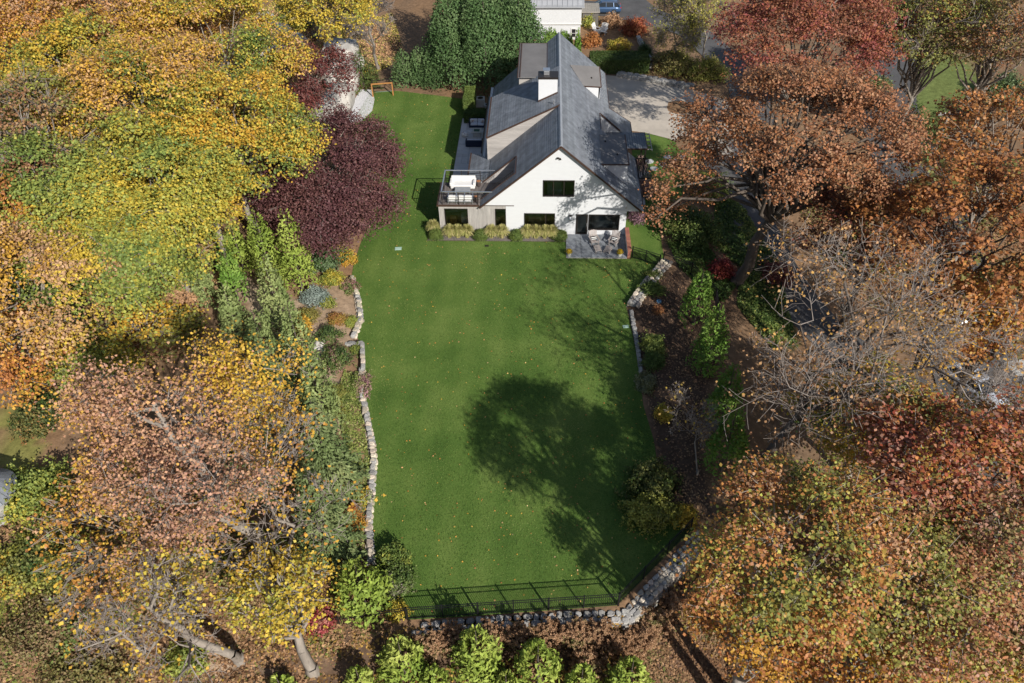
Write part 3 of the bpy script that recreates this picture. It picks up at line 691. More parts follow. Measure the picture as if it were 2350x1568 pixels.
def slates(name, xa, za, xb, zb, spans, ex=.235):
    """spans(x) -> y intervals"""
    L = math.hypot(xb-xa, zb-za); n = max(1, round(L/ex)); sgn = 1 if xb > xa else -1
    root = None; b = MB()
    # the deck under the slates
    for i in range(n):
        t0, t1 = i/n, (i+1)/n; x0, x1 = xa+(xb-xa)*t0, xa+(xb-xa)*t1; z0, z1 = za+(zb-za)*t0, za+(zb-za)*t1
        for a, c in spans((x0+x1)/2):
            b.add([(x0, a, z0-.02), (x1, a, z1-.02), (x1, c, z1-.02), (x0, c, z0-.02), (x0, a, z0-.16), (x1, a, z1-.16), (x1, c, z1-.16), (x0, c, z0-.16)],
                  [(0, 1, 2, 3), (7, 6, 5, 4), (0, 4, 5, 1), (2, 6, 7, 3), (1, 5, 6, 2), (3, 7, 4, 0)])
    root = b.obj(name, SLATE, HS)
    for i in range(n):
        t0, t1 = i/n, (i+1)/n; x0, x1 = xa+(xb-xa)*t0, xa+(xb-xa)*t1; z0, z1 = za+(zb-za)*t0, za+(zb-za)*t1
        sp = spans((x0+x1)/2)
        for q in sp: slate_course(x0, z0, x1, z1, [q], root, sgn, i)
    return root
YO = 56.5
def span_r(x):
    if x < 5.1: return [(YO, YB)]
    if x < 6.1: return [(YO, 65.35), (68.45, YB)]
    return [(YO, 65.35), (68.45, 71.35+(x-6.1)*.45)]
slates('roof', RX, RZ, 8.32, zr(8.32), span_r)
def span_l(x):
    if x > -2.37: return [(YO, YB)]
    if x > -4.9: return [(YO, 57.65), (60.32, YB)]
    return [(YO, 57.65), (60.32, YB)] if x > -5.3 else [(60.32, 77.6)]
slates('roof', RX, RZ, -5.75, zl(-5.75), span_l)
slates('dormer_roof', RX-.02, RZ+.06, -5.0, 5.60, lambda x: [(63.5, 71.2)], .25)
# low skirt roof beside the deck
def span_s(x): return [(60.4, 63.7+(-4.85-x)*1.25)]
slates('skirt_roof', -4.85, 3.42, -6.7, 2.55, span_s, .24)
MB().prism([(RX-.16, YO, RZ-.08), (RX+.16, YO, RZ-.08), (RX+.02, YO, RZ+.06), (RX-.02, YO, RZ+.06)], (0, YB-YO, 0)).obj('ridge_cap', mat('ridge_metal', (.24, .26, .29), .5, .1, 2), HS)
# copper rakes and gutters
def trim(p, q, w=.11, h=.13, name='copper_trim', m=None): return MB().bar(p, q, w, h).obj(name, m or COPPER, HS)
trim((RX, YO-.04, RZ-.05), (8.36, YO-.04, zr(8.36)-.05)); trim((RX, YO-.04, RZ-.05), (-5.36, YO-.04, zl(-5.36)-.05))
trim((8.40, YO, zr(8.4)-.03), (8.40, 65.35, zr(8.4)-.03), .13, .12, 'gutter'); trim((6.16, 71.4, zr(6.16)-.03), (6.16, YB, zr(6.16)-.03), .13, .12, 'gutter')
trim((8.40, 68.5, zr(8.4)-.03), (8.40, 72.35, zr(8.4)-.03), .13, .12, 'gutter'); trim((6.16, 71.35, zr(6.16)), (8.36, 72.34, zr(8.36)), .06, .1)
trim((-5.06, 63.45, 5.57), (-5.06, 71.25, 5.57), .15, .13, 'gutter'); trim((RX, 63.46, RZ+.02), (-5.02, 63.46, 5.56), .07, .13)
trim((-6.76, 60.4, 2.55), (-6.76, 66.05, 2.55), .13, .12, 'gutter'); trim((-5.82, 66.2, zl(-5.8)), (-5.82, 77.6, zl(-5.8)), .12, .12, 'gutter')
trim((5.1, 68.42, zr(5.1)+.03), (7.1, 68.42, zr(7.1)+.03), .06, .12); trim((5.08, 65.38, zr(5.08)+.02), (5.08, 68.4, zr(5.08)+.02), .07, .1)
# ---- cedar wall of the long dormer: boards, each its own piece
def dormer_wall():
    w = MB().prism([(RX-.1, 63.62, RZ-.15), (-4.95, 63.62, 5.4), (-4.95, 63.62, 3.2)], (0, .1, 0)).obj('dormer_wall', CEDARH, HS)
    up = lambda z: (RX-.1)-(8.52-z)/.489 if z < 8.5 else RX; n = 34; z = 3.22
    while z < 8.4:
        z1 = z+.148; xr = RX-(RZ-.05-z)/KL      # slope line
        xl0 = max(-4.97, RX-(RZ+.0-z1)/.482); 
        if z1 < 5.45: xl0 = -4.97
        xr1 = RX-(RZ-.05-z1)/KL
        if xr-xl0 > .05: MB().prism([(xl0, 63.60, z), (xr, 63.60, z), (xr1, 63.59, z1-.008), (xl0, 63.59, z1-.008)], (0, .03, 0)).obj('siding_board', CEDARH, w)
        z = z1
    MB().box(-5.05, -4.93, 63.55, 63.72, 3.2, 5.5).obj('corner_board', CEDARH, w)
    MB().box(-5.0, -4.9, 63.72, 71.0, 3.2, 5.45).obj('side_cladding', CEDARH, w)
dormer_wall()
# ---- chimney
ch = MB().box(-.54, 1.10, 65.83, 67.0, 7.0, 9.88).obj('chimney', WHITE, HS)
MB().box(-.60, 1.16, 65.77, 67.06, 9.88, 10.05).obj('chimney_cap', FRAME, ch)
MB().box(-.10, .38, 66.2, 66.7, 10.05, 10.42).obj('flue', ALU, ch, bevel=.03); MB().box(-.16, .44, 66.14, 66.76, 10.46, 10.5).obj('flue_cowl', ALU, ch)
MB().box(-.05, .33, 66.25, 66.65, 10.40, 10.48).obj('flue_neck', ALU, ch)
MB().bar((1.14, 65.79, 8.66), (-.58, 65.79, 7.83), .08, .16).obj('flashing', COPPER, ch)
MB().lathe((.79, 64.1, 8.3), [(.06, 0), (.06, .5), (.05, .52)], 10).obj('vent_pipe', ALU, HS)
# ---- flat-roofed dormers
def flat_dormer(poly, zt, wall, edge=()):
    d = MB().prism([(x, y, zt) for x, y in poly], (0, 0, .06)).obj('flat_roof', FLATROOF, HS)
    return d
fd = flat_dormer([(-2.5, 71.0), (.25, 71.0), (.25, 78.8), (-2.5, 78.8)], 7.62, None)
MB().box(-2.42, .1, 71.4, 78.7, 4.9, 7.62).obj('dormer_wall', CEDARH, HS)
for p, q in (((-2.54, 71.0, 7.66), (-2.54, 78.84, 7.66)), ((-2.5, 78.84, 7.66), (.2, 78.84, 7.66)), ((-2.34, 71.0, 7.70), (-2.34, 78.7, 7.70)), ((.22, 71, 7.7), (.22, 78.8, 7.7))): MB().bar(p, q, .10 if q[0] < -2 else .06, .07).obj('copper_trim', COPPER, fd)
# front right dormer
fd = flat_dormer([(4.72, 58.85), (7.06, 58.85), (7.06, 63.9), (4.72, 63.9)], 5.62, None)
MB().prism([(4.78, 58.92, 5.62), (7.0, 58.92, 5.62), (7.0, 58.92, 3.6), (6.95, 58.92, 3.6)], (0, 4.9, 0)).obj('dormer_wall', WHITE, HS)
MB().bar((7.08, 58.8, 5.66), (7.08, 63.9, 5.66), .10, .10).obj('copper_trim', COPPER, fd); MB().bar((4.7, 58.82, 5.66), (7.1, 58.82, 5.66), .08, .10).obj('copper_trim', COPPER, fd)
for px, py in ((5.3, 62.6), (6.2, 60.4)): MB().lathe((px, py, 5.68), [(.07, 0), (.07, .1), (.03, .14)], 8).obj('roof_vent', FRAME, fd)
MB().box(5.9, 6.2, 64.3, 64.55, zr(6.2)-.05, zr(5.9)+.3).obj('roof_vent', COPPER, HS)
# rear right dormer: falls gently towards the front
def rdormer():
    a, b, c, e = (3.62, 71.44, 6.62), (5.30, 71.44, 6.52), (5.16, 73.35, 7.62), (2.36, 73.35, 7.80)
    d = MB().prism([a, b, c, e], (0, 0, .06)).obj('flat_roof', FLATROOF, HS)
    MB().prism([(3.7, 71.5, 6.6), (5.22, 71.5, 6.52), (5.15, 71.5, 5.2)], (0, .12, 0)).obj('dormer_wall', WHITE, HS)
    MB().prism([(5.2, 71.5, 6.5), (5.1, 73.3, 7.55), (5.1, 73.3, 5.2), (5.2, 71.5, 5.2)], (-.12, 0, 0)).obj('dormer_side', WHITE, HS)
    MB().bar(b, c, .09, .12).obj('copper_trim', COPPER, d); MB().bar(a, b, .05, .1).obj('copper_trim', COPPER, d)
    MB().lathe((4.4, 72.2, 7.0), [(.07, 0), (.07, .14), (.02, .18)], 8).obj('roof_vent', FRAME, d)
rdormer()
# snow guards on the rear right eave
r = random.Random(3)
for row in range(3):
    for i in range(9):
        x = 5.35+row*.22; MB().box(x, x+.06, 72.2+i*.72+row*.2, 72.26+i*.72+row*.2, zr(x), zr(x)+.09).obj('snow_guard', ALU, HS)
# ---- entry: white wall above the metal porch roof
MB().prism([(5.1, 68.5, 2.0), (8.1, 68.5, 2.0), (8.1, 68.5, zr(8.1)-.12), (5.1, 68.5, zr(5.1)-.12)], (0, .12, 0)).obj('entry_wall', WHITE, HS)
MB().box(5.0, 5.12, 65.3, 68.5, 1.0, 5.2).obj('entry_side_wall', WHITE, HS)
MB().box(5.1, 8.0, 65.22, 65.34, 0, zr(7.9)-.2).obj('entry_side_wall', WHITE, HS)
pr = MB().box(5.15, 9.36, 65.4, 68.42, 3.40, 3.48).obj('porch_roof', mat('standing_seam_metal', (.13, .145, .165), .45, .08, 1), HS)
for i in range(19): MB().box(5.35+i*.215, 5.375+i*.215, 65.42, 68.40, 3.48, 3.53).obj('seam', MATS['standing_seam_metal'], pr)
for p, q in (((5.2, 65.38, 3.44), (9.4, 65.38, 3.44)), ((9.4, 65.38, 3.44), (9.4, 68.44, 3.44))): MB().bar(p, q, .07, .12).obj('copper_trim', COPPER, pr)
for y in (65.5, 68.3): MB().box(9.2, 9.32, y-.06, y+.06, 0, 3.4).obj('post', FRAME, pr)
for i in range(5): MB().box(9.45, 9.85, 65.5+i*.7, 65.56+i*.7, 3.3, 3.38).obj('bracket', CEDARH, pr)
MB().box(9.8, 9.86, 65.3, 68.5, 3.3, 3.39).obj('bracket_rail', CEDARH, pr)

# ---- sunroom under the deck: cedar boards and glass
MB().box(-8.85, -3.15, YF+.02, 60.3, 2.58, 2.86).obj('fascia', CEDAR, HS)
for a, c in ((-8.85, -8.37), (-6.39, -4.07)):
    n = max(3, round((c-a)/.135)); w = (c-a)/n
    for i in range(n): piece('siding_board', HS, (a+(i+.5)*w, YF+.05+(.006 if i % 2 else 0), 1.29), (w-.008, .06, 2.58), CEDAR)
for a, c in ((-8.37, -6.39), (-4.07, -3.15)): window(a, c, .02, 2.57, (), y=YF+.1, fw=.05)
MB().box(-8.83, -8.70, YF+.1, 60.3, 0, 2.58).obj('sunroom_side', CEDAR, HS)
MB().box(-8.7, -3.15, 60.1, 60.3, 0, 2.58).obj('sunroom_back', ROOMW, HS)
MB().box(-8.7, -3.1, YF+.1, 60.1, -.02, .03).obj('sunroom_floor', ROOMF, HS)
MB().box(-8.1, -7.5, YF+.9, YF+1.5, .03, .95).obj('armchair', mat('ochre_chair', (.45, .22, .03), .7), HS, bevel=.06)
MB().box(-7.2, -6.4, YF+1.6, YF+2.4, .03, .7).obj('armchair', CUSHB, HS, bevel=.06)
# deck boards
dk = MB().box(-8.9, -2.45, YF-.02, 60.3, 2.86, 2.95).obj('deck', DECKW, HS)
i = 0; x = -8.84
while x < -2.5:
    y0, y1 = (YF+.02, 60.26) if x < -5.35 else (57.7, 60.26)
    piece('deck_board', dk, (x+.065, (y0+y1)/2, 2.965+.002*(i % 3)), (.125, y1-y0, .04), DECKW); x += .14; i += 1
MB().box(-8.98, -8.86, YF-.06, 60.34, 2.80, 2.97).obj('deck_edge', COPPER, dk); MB().box(-8.98, -5.4, YF-.08, YF, 2.82, 2.97).obj('deck_edge', COPPER, dk)
# recess behind the deck: back wall boards and side wall
rw = MB().prism([(-5.3, 60.31, 2.97), (-2.4, 60.31, 2.97), (-2.4, 60.31, zl(-2.4)-.05), (-5.3, 60.31, zl(-5.3)-.05)], (0, .12, 0)).obj('recess_wall', CEDARH, HS)
z = 2.98
while z < 5.3:
    xl0 = max(-5.28, RX-(RZ-.05-z-.14)/KL); piece('siding_board', rw, ((xl0-2.42)/2, 60.295, z+.068), (-2.42-xl0, .03, .13), CEDARH); z += .14
MB().prism([(-2.42, 57.66, 2.97), (-2.42, 60.3, 2.97), (-2.42, 60.3, zl(-2.42)-.05), (-2.42, 57.66, zl(-2.42)-.05)], (.1, 0, 0)).obj('recess_side', CEDARH, HS)
MB().prism([(-5.3, 57.66, 2.97), (-2.4, 57.66, 2.97), (-2.4, 57.66, zl(-2.4)-.05), (-5.3, 57.66, zl(-5.3)-.05)], (0, -.1, 0)).obj('recess_wall', CEDARH, HS)
trim((-5.3, 60.33, zl(-5.3)+.04), (-2.35, 60.33, zl(-2.35)+.04), .06, .1); trim((-2.35, 57.62, zl(-2.35)+.04), (-2.35, 60.36, zl(-2.35)+.04), .06, .1); trim((-5.3, 57.62, zl(-5.3)+.04), (-2.35, 57.62, zl(-2.35)+.04), .06, .1)
# railing: posts, rails, balusters, pickets up the roof edges
rl = MB().bar((-8.5, YF+.05, 4.2), (-4.25, YF+.05, 4.2), .10, .05).obj('railing', ALU, HS)
MB().bar((-8.5, 60.25, 4.2), (-4.2, 60.25, 4.2), .10, .05).obj('top_rail', ALU, rl); MB().bar((-8.5, YF, 4.2), (-8.5, 60.3, 4.2), .10, .05).obj('top_rail', ALU, rl)
for x, y in [(-8.5, YF+.05), (-8.5, 58.5), (-8.5, 60.25), (-7.1, YF+.05), (-5.5, YF+.05), (-7.1, 60.25), (-5.5, 60.25)]: MB().box(x-.03, x+.03, y-.03, y+.03, 2.9, 4.18).obj('post', FRAME, rl)
for k in range(1, 5):
    z = 2.97+k*.24
    for p, q in (((-8.5, YF+.05, z), (-5.3, YF+.05, z)), ((-8.5, 60.25, z), (-5.3, 60.25, z)), ((-8.5, YF+.05, z), (-8.5, 60.25, z))): MB().bar(p, q, .022).obj('cable', FRAME, rl)
for k in range(17):
    x = -5.2+k*.165; h = min(.5, 4.2-zl(x))
    for y in (57.60,): MB().box(x-.012, x+.012, y-.03, y-.005, zl(x), zl(x)+.42).obj('picket', FRAME, rl)
    if zl(x) < 4.1: MB().box(x-.012, x+.012, 60.34, 60.365, zl(x), min(zl(x)+.5, 4.18)).obj('picket', FRAME, rl)
MB().bar((-5.3, 57.58, zl(-5.3)+.42), (-2.5, 57.58, zl(-2.5)+.42), .04).obj('top_rail', FRAME, rl)

# ================================================================== TERRACES, WALLS, FENCES
def terrace(name, x0, x1, y0, y1, z, cell, m, parent_m, seed):
    r = random.Random(seed); base = struct(MB().box(x0, x1, y0, y1, z-.25, z).obj(name, parent_m))
    nx, ny = round((x1-x0)/cell), round((y1-y0)/cell); cx, cy = (x1-x0)/nx, (y1-y0)/ny; used = set()
    for j in range(ny):
        for i in range(nx):
            if (i, j) in used: continue
            opts = [(3, 2), (2, 2), (2, 3), (2, 1), (1, 2), (3, 1), (1, 1)]; r.shuffle(opts)
            for w, h in opts:
                if i+w <= nx and j+h <= ny and all((i+a, j+b) not in used for a in range(w) for b in range(h)): break
            for a in range(w):
                for b in range(h): used.add((i+a, j+b))
            piece('paver', base, (x0+(i+w/2)*cx, y0+(j+h/2)*cy, z+.012+r.uniform(-.003, .004)), (w*cx-.03, h*cy-.03, .03), m)
    return base
terrace('front_patio', 1.97, 6.98, 53.42, 56.74, .07, .42, BLUESTONE, MORTAR, 4)
terrace('rear_patio', -8.67, -5.6, 60.4, 77.7, .07, .62, PALESTONE, MORTAR, 8)
ngon('planting_bed', [(-9.85, 55.78), (1.95, 55.72), (1.95, 56.75), (-9.0, 56.75), (-9.9, 57.2)], .045, mat('dark_gravel_mulch', (.16, .14, .13), .95, .45, 14, .6, 20, coord='World'))
MB().box(-9.95, 1.95, 55.69, 55.74, 0, .05).obj('bed_edging', BARKD)['kind'] = 'structure'
ngon('gravel_strip', [(-20.6, 76.5), (-19.3, 77.2), (-18.6, 79.5), (-18.8, 82.2), (-19.4, 84.6), (-20.8, 84.6), (-21.2, 80)], .04, WGRAVEL)
# stepping stones by the entry
r = random.Random(9)
for (u, v) in ((1478, 398), (1500, 388), (1522, 379), (1545, 371), (1566, 362), (1490, 372), (1532, 362)):
    p = G(u, v); poly = [(p[0]+.45*math.cos(a)*r.uniform(.75, 1.2), p[1]+.42*math.sin(a)*r.uniform(.75, 1.2), .03) for a in [k*1.047 for k in range(6)]]
    tag(MB().prism(poly, (0, 0, .05)).obj('stepping_stone', PALESTONE), 'irregular pale stepping stone set in the side lawn by the entry', 'stepping stone', 'stepping stones by the entry')
# stones
STM = {}
def stone_mesh(m, v):
    if (m.name, v) in STM: return STM[(m.name, v)]
    r = random.Random(v*7+3); me = bpy.data.meshes.new('stone'); n = 7; vs = []; fs = []
    rad = [r.uniform(.8, 1.12) for _ in range(n)]; ph = r.uniform(0, 1)
    for z, s in ((-.5, 1.0), (.30, 1.0), (.5, .80)):
        for i in range(n):
            a = 2*math.pi*(i+ph)/n; c, q = math.cos(a), math.sin(a); k = (abs(c)**4+abs(q)**4)**-.25
            vs.append((.47*c*k*s*rad[i]+r.uniform(-.02, .02), .47*q*k*s*rad[i]+r.uniform(-.02, .02), z+r.uniform(-.06, .06)*(z > 0)))
    for k in range(2): fs += [(k*n+i, k*n+(i+1) % n, (k+1)*n+(i+1) % n, (k+1)*n+i) for i in range(n)]
    fs += [tuple(range(2*n, 3*n)), tuple(range(n))[::-1]]
    me.from_pydata(vs, [], fs); me.update(); me.materials.append(m); STM[(m.name, v)] = me; return me
def stone_wall(name, label, pts, rows, w, top, sl=.55, mats=(STONE, STONEG), seed=0, bottom=-.5, core=True, rowh=None):
    """pts: ground line (x,y); rows of capstones across width w, with face stones below"""
    r = random.Random(seed); pts = [np.array(p[:2], float) for p in pts]
    root = thing(name, label, 'stone wall', (pts[0][0], pts[0][1], 0))
    cb = MB()
    for a, b in zip(pts[:-1], pts[1:]):
        d = b-a; L = np.linalg.norm(d); d = d/L; nn = np.array([-d[1], d[0]]); ang = math.atan2(d[1], d[0])
        q = [a-d*.1-nn*w*.42, b+d*.1-nn*w*.42, b+d*.1+nn*w*.42, a-d*.1+nn*w*.42]
        cb.prism([(p[0], p[1], bottom) for p in q], (0, 0, top-bottom-.10))
        for k in range(rows):
            s = 0
            while s < L:
                l = sl*r.uniform(.65, 1.5); c = a+d*(s+l/2)+nn*(w*((k+.5)/rows-.5)+r.uniform(-.03, .03)); t = top+r.uniform(-.05, .05)
                o = link('stone', stone_mesh(mats[0] if r.random() < .55 else mats[-1], r.randrange(8)), root); o.location = (c[0], c[1], t-.11)
                o.scale = (l*.98, w/rows*1.04, .24); o.rotation_euler = (r.uniform(-.05, .05), r.uniform(-.05, .05), ang+r.uniform(-.12, .12)); s += l
        if rowh:    # face courses on both long sides
            for side in rowh[1]:
                z = top-.2
                while z > bottom+.1:
                    s = 0
                    while s < L:
                        l = sl*r.uniform(.6, 1.3); c = a+d*(s+l/2)+nn*side*(w*.46)
                        o = link('stone', stone_mesh(mats[0] if r.random() < .5 else mats[-1], r.randrange(8)), root); o.location = (c[0], c[1], z-rowh[0]/2)
                        o.scale = (l*.97, .26, rowh[0]*1.0); o.rotation_euler = (0, 0, ang+r.uniform(-.05, .05)); s += l
                    z -= rowh[0]
    cb.obj('core', MORTAR, root); return root
PW = [G(812, 640), G(826, 690), G(832, 735), G(818, 772)]
stone_wall('stone_wall', 'curved pale stone edging wall beside the shrub bed near the purple maple', [(p[0]-.15, p[1]) for p in PW], 1, .34, .36, .5, seed=1, bottom=-.3, rowh=(.22, (-1, 1)))
stone_wall('stone_wall', 'short dry stone return wall stepping in from the lawn', [G(797, 797), G(833, 797), G(834, 845)], 1, .34, .5, .5, (STONEG, STONE), seed=2, bottom=-.3)
PW = [G(834, 850), G(834, 905), G(845, 960), G(857, 1020), G(862, 1060), G(856, 1130), G(850, 1210), G(857, 1295)]
stone_wall('stone_wall', 'long low fieldstone retaining wall along the left lawn edge', [(p[0]-.12, p[1]) for p in PW], 1, .36, .36, .45, seed=3, bottom=-.3, rowh=(.24, (-1, 1)))
PW = [G(1520, 606), G(1478, 652), G(1442, 703)]
stone_wall('stone_wall', 'wide curved fieldstone wall beside the gate and right lawn corner', [(p[0]+.45, p[1]) for p in PW], 3, 1.05, .45, .45, seed=4, bottom=-.3, rowh=(.24, (-1, 1)))
PW = [G(1442, 715), G(1452, 770), G(1464, 850)]
stone_wall('stone_edging', 'sparse grey stone edging between the right lawn and mulched bed', [(p[0]+.2, p[1]) for p in PW], 1, .34, .2, .5, (STONEG,), seed=5, bottom=-.3)
PW = [(9.6, 26.9), (7.8, 24.9), (6.0, 22.9), (4.9, 21.6)]
stone_wall('stone_wall', 'thick fieldstone wall of pale blocks outside the bottom corner fence', PW, 3, .85, .05, .36, seed=6, bottom=-1.6, rowh=(.3, (-1, 1)))
PW = [(4.9, 21.55), (2.0, 21.35), (-1.5, 21.05), (-4.3, 20.75), (-6.2, 20.5)]
stone_wall('stone_wall', 'shaded grey fieldstone wall under the bottom fence behind hydrangeas', PW, 2, .8, .10, .45, (STONEG,), seed=7, bottom=-1.6, rowh=(.3, (1, -1)))
# brick wall at the patio
bw = thing('brick_wall', 'low red brick wall with a white inner face at the patio end', 'wall', (7.15, 55.1, 0))
MB().box(7.02, 7.24, 53.5, 56.76, -.2, .80).obj('core', WHITE, bw)
for i in range(24):
    piece('brick', bw, (7.15, 53.46+i*.138, .84), (.34, .128, .075), BRICK)
for k in range(9):
    for i in range(13): piece('brick', bw, (7.255, 53.52+(i+.5*(k % 2))*.245+.1, .06+k*.085), (.05, .232, .074), BRICK)
    piece('brick', bw, (7.14, 53.47, .06+k*.085), (.24, .07, .074), BRICK)

def fence(name, label, pts, h=1.25, sp=.115, post=2.0, seed=0, ground=None, limit=290, cat='fence'):
    """black metal fence: posts with caps, three rails per bay, every picket a part"""
    root = thing(name, label, cat, pts[0]); pts = [np.array(p, float) for p in pts]; np_ = 0
    pk = MB().box(-.010, .010, -.010, .010, 0, 1).obj('picket', BLACK); pkm = pk.data; bpy.data.objects.remove(pk)
    for a, b in zip(pts[:-1], pts[1:]):
        d = b-a; L = np.linalg.norm(d[:2]); nb = max(1, round(L/post)); ang = math.atan2(d[1], d[0])
        for k in range(nb+1):
            q = a+d*k/nb; MB().box(q[0]-.035, q[0]+.035, q[1]-.035, q[1]+.035, q[2]-.3, q[2]+h+.06, ang).obj('post', BLACK, root)
            if k < nb:
                e = a+d*(k+1)/nb
                for z in (.15, h-.22, h): MB().bar(q+np.array([0, 0, z]), e+np.array([0, 0, z]), .03, .035).obj('rail', BLACK, root)
        n = int(L/sp)
        for i in range(n):
            q = a+d*(i+.5)/n; o = link('picket', pkm, root); o.location = (q[0], q[1], q[2]+.06); o.scale = (1, 1, h-.06); o.rotation_euler = (0, 0, ang); np_ += 1
    return root
fence('metal_fence', 'long black metal picket fence along the bottom edge of the lawn', [(-12.3, 20.2, -.25), (-7.0, 21.05, -.05), (4.35, 22.15, 0.0)])
fence('metal_fence', 'black metal picket fence running diagonally above the thick stone wall', [(4.35, 22.2, 0.0), (8.85, 27.05, 0.0)])
g0, g1 = G(1453, 590), G(1516, 610)
fence('metal_gate', 'low black metal picket gate joining the brick wall to the stone wall', [(7.4, 53.5, .02), (9.55, 52.4, .02)], 1.15, post=1.2, cat='gate')
P1 = [GT(1521, 606), GT(1585, 632), GT(1640, 690), GT(1648, 760)]
fence('metal_fence', 'black metal picket fence descending between ivy and the right conifers', P1, 1.2)
fence('metal_fence', 'dark metal picket fence beside the left dirt path among conifers', [GT(508, 602), GT(486, 645)], 1.6, post=1.5)
#==SPLIT==
# ================================================================== FURNITURE AND SMALL THINGS
def Lb(root): return lambda b, name, m, bevel=0.0, smooth=False: b.obj(name, m, root, world=False, bevel=bevel, smooth=smooth)
# deck: covered sofa, table, three-seat sofa, stumps
DZ = 2.99
t = thing('covered_sofa', 'deep white cushioned sofa at the back of the roof deck', 'sofa', (-6.95, 59.65, DZ)); a = Lb(t)
a(MB().box(-1.05, 1.05, -.55, .5, .08, .42), 'seat_cushion', CUSH, .06); a(MB().box(-1.05, 1.05, .28, .56, .40, .80), 'back_cushion', CUSH, .07)
for s in (-1, 1): a(MB().box(s*1.0-.12, s*1.0+.12, -.55, .45, .30, .62), 'arm', CUSH, .06)
for x in (-.95, .95):
    for y in (-.45, .45): a(MB().box(x-.04, x+.04, y-.04, y+.04, 0, .10), 'leg', GREYW)
t = thing('slatted_table', 'low grey slatted table between the white deck seats', 'table', (-6.9, 58.55, DZ)); a = Lb(t)
for k in range(6): a(MB().box(-.65, .65, -.33+k*.112, -.23+k*.112, .38, .42), 'slat', GREYW)
for x in (-.6, .6):
    for y in (-.26, .26): a(MB().box(x-.03, x+.03, y-.03, y+.03, 0, .38), 'leg', GREYW)
t = thing('deck_sofa', 'white framed three seat sofa with its back to the front railing', 'sofa', (-6.98, 57.3, DZ)); a = Lb(t)
for k in (-1, 0, 1):
    a(MB().box(k*.68-.31, k*.68+.31, -.28, .42, .22, .42), 'seat_cushion', CUSH, .05); a(MB().box(k*.68-.31, k*.68+.31, -.40, -.22, .36, .74), 'back_cushion', CUSH, .05)
for x in (-1.03, -.34, .34, 1.03):
    for y in (-.4, .42): a(MB().box(x-.025, x+.025, y-.025, y+.025, 0, .58), 'leg', ALU)
    a(MB().box(x-.03, x+.03, -.4, .42, .56, .60), 'arm', ALU)
a(MB().box(-1.05, 1.05, -.45, .45, .16, .22), 'seat_frame', ALU)
for (x, y, q) in ((-5.62, 59.75, 'beside the covered white sofa'), (-5.68, 57.3, 'beside the three seat deck sofa')):
    t = thing('stump_stool', 'round dark stump stool with a wood top '+q, 'stool', (x, y, DZ), group=None); a = Lb(t)
    a(MB().lathe((0, 0, 0), [(.17, 0), (.19, .1), (.17, .30), (.19, .46)], 14), 'stump', DARKW, smooth=True); a(MB().lathe((0, 0, 0), [(.18, .46), (.18, .48)], 14), 'top', LOGW)
# rear patio
PZ = .10
def patio_sofa(label, x, y, rz):
    t = thing('patio_sofa', label, 'sofa', (x, y, PZ), rz); a = Lb(t)
    a(MB().box(-.85, .85, -.42, .42, .04, .26), 'base', NAVY, .02); a(MB().box(-.85, .85, .26, .42, .26, .72), 'backrest', NAVY, .03)
    for s in (-1, 1):
        a(MB().box(s*.80-.07, s*.80+.07, -.42, .26, .26, .56), 'arm', NAVY, .02)
        a(MB().box(s*.36-.34, s*.36+.34, -.40, .24, .26, .42), 'seat_cushion', CUSHB, .05); a(MB().box(s*.36-.34, s*.36+.34, .10, .26, .42, .74), 'back_cushion', CUSHB, .05)
    return t
patio_sofa('navy woven patio sofa with pale cushions facing the fire table', -6.95, 76.0, 0)
patio_sofa('navy woven patio sofa with its dark back towards the slate skirt roof', -7.0, 72.0, math.pi)
r = random.Random(2)
for k, (x, y, w) in enumerate(((-7.5, 75.95, 'left'), (-6.4, 75.95, 'right'))):
    t = thing('throw_pillow', 'small floral throw pillow on the '+w+' arm end of the pale patio sofa', 'pillow', (x, y, .55)); a = Lb(t)
    a(MB().box(-.2, .2, -.06, .08, 0, .34), 'cover', CUSH, .05)
    for q in range(7): a(MB().lathe((r.uniform(-.15, .15), -.07, r.uniform(.05, .28)), [(.04, 0), (.03, .02)], 6), 'flower_print', mat(('red_print', 'navy_print')[q % 2], ((.4, .05, .08), (.03, .05, .2))[q % 2]))
t = thing('fire_table', 'square concrete fire table with a dark burner tray', 'table', (-6.88, 74.05, PZ)); a = Lb(t)
a(MB().box(-.38, .38, -.38, .38, 0, .50), 'base', CONC, .02); 
for x0, x1, y0, y1 in ((-.5, .5, -.5, -.3), (-.5, .5, .3, .5), (-.5, -.3, -.3, .3), (.3, .5, -.3, .3)): a(MB().box(x0, x1, y0, y1, .50, .58), 'rim', CONC)
a(MB().box(-.3, .3, -.3, .3, .50, .53), 'burner_tray', mat('lava_glass', (.04, .09, .08), .2, .3, 20))
t = thing('floral_pouf', 'round white floral pouf at the lawn side of the fire table', 'pouf', (-8.1, 73.9, PZ)); a = Lb(t)
a(MB().lathe((0, 0, 0), [(.22, 0), (.32, .08), (.34, .2), (.28, .33), (.1, .37)], 16), 'cushion', CUSH, smooth=True)
for q in range(14):
    an = r.uniform(0, 6.28); rr = r.uniform(.05, .22); a(MB().lathe((rr*math.cos(an), rr*math.sin(an), .345), [(.05, -.03), (.03, .02)], 6), 'flower_print', MATS[('red_print', 'navy_print')[q % 2]])
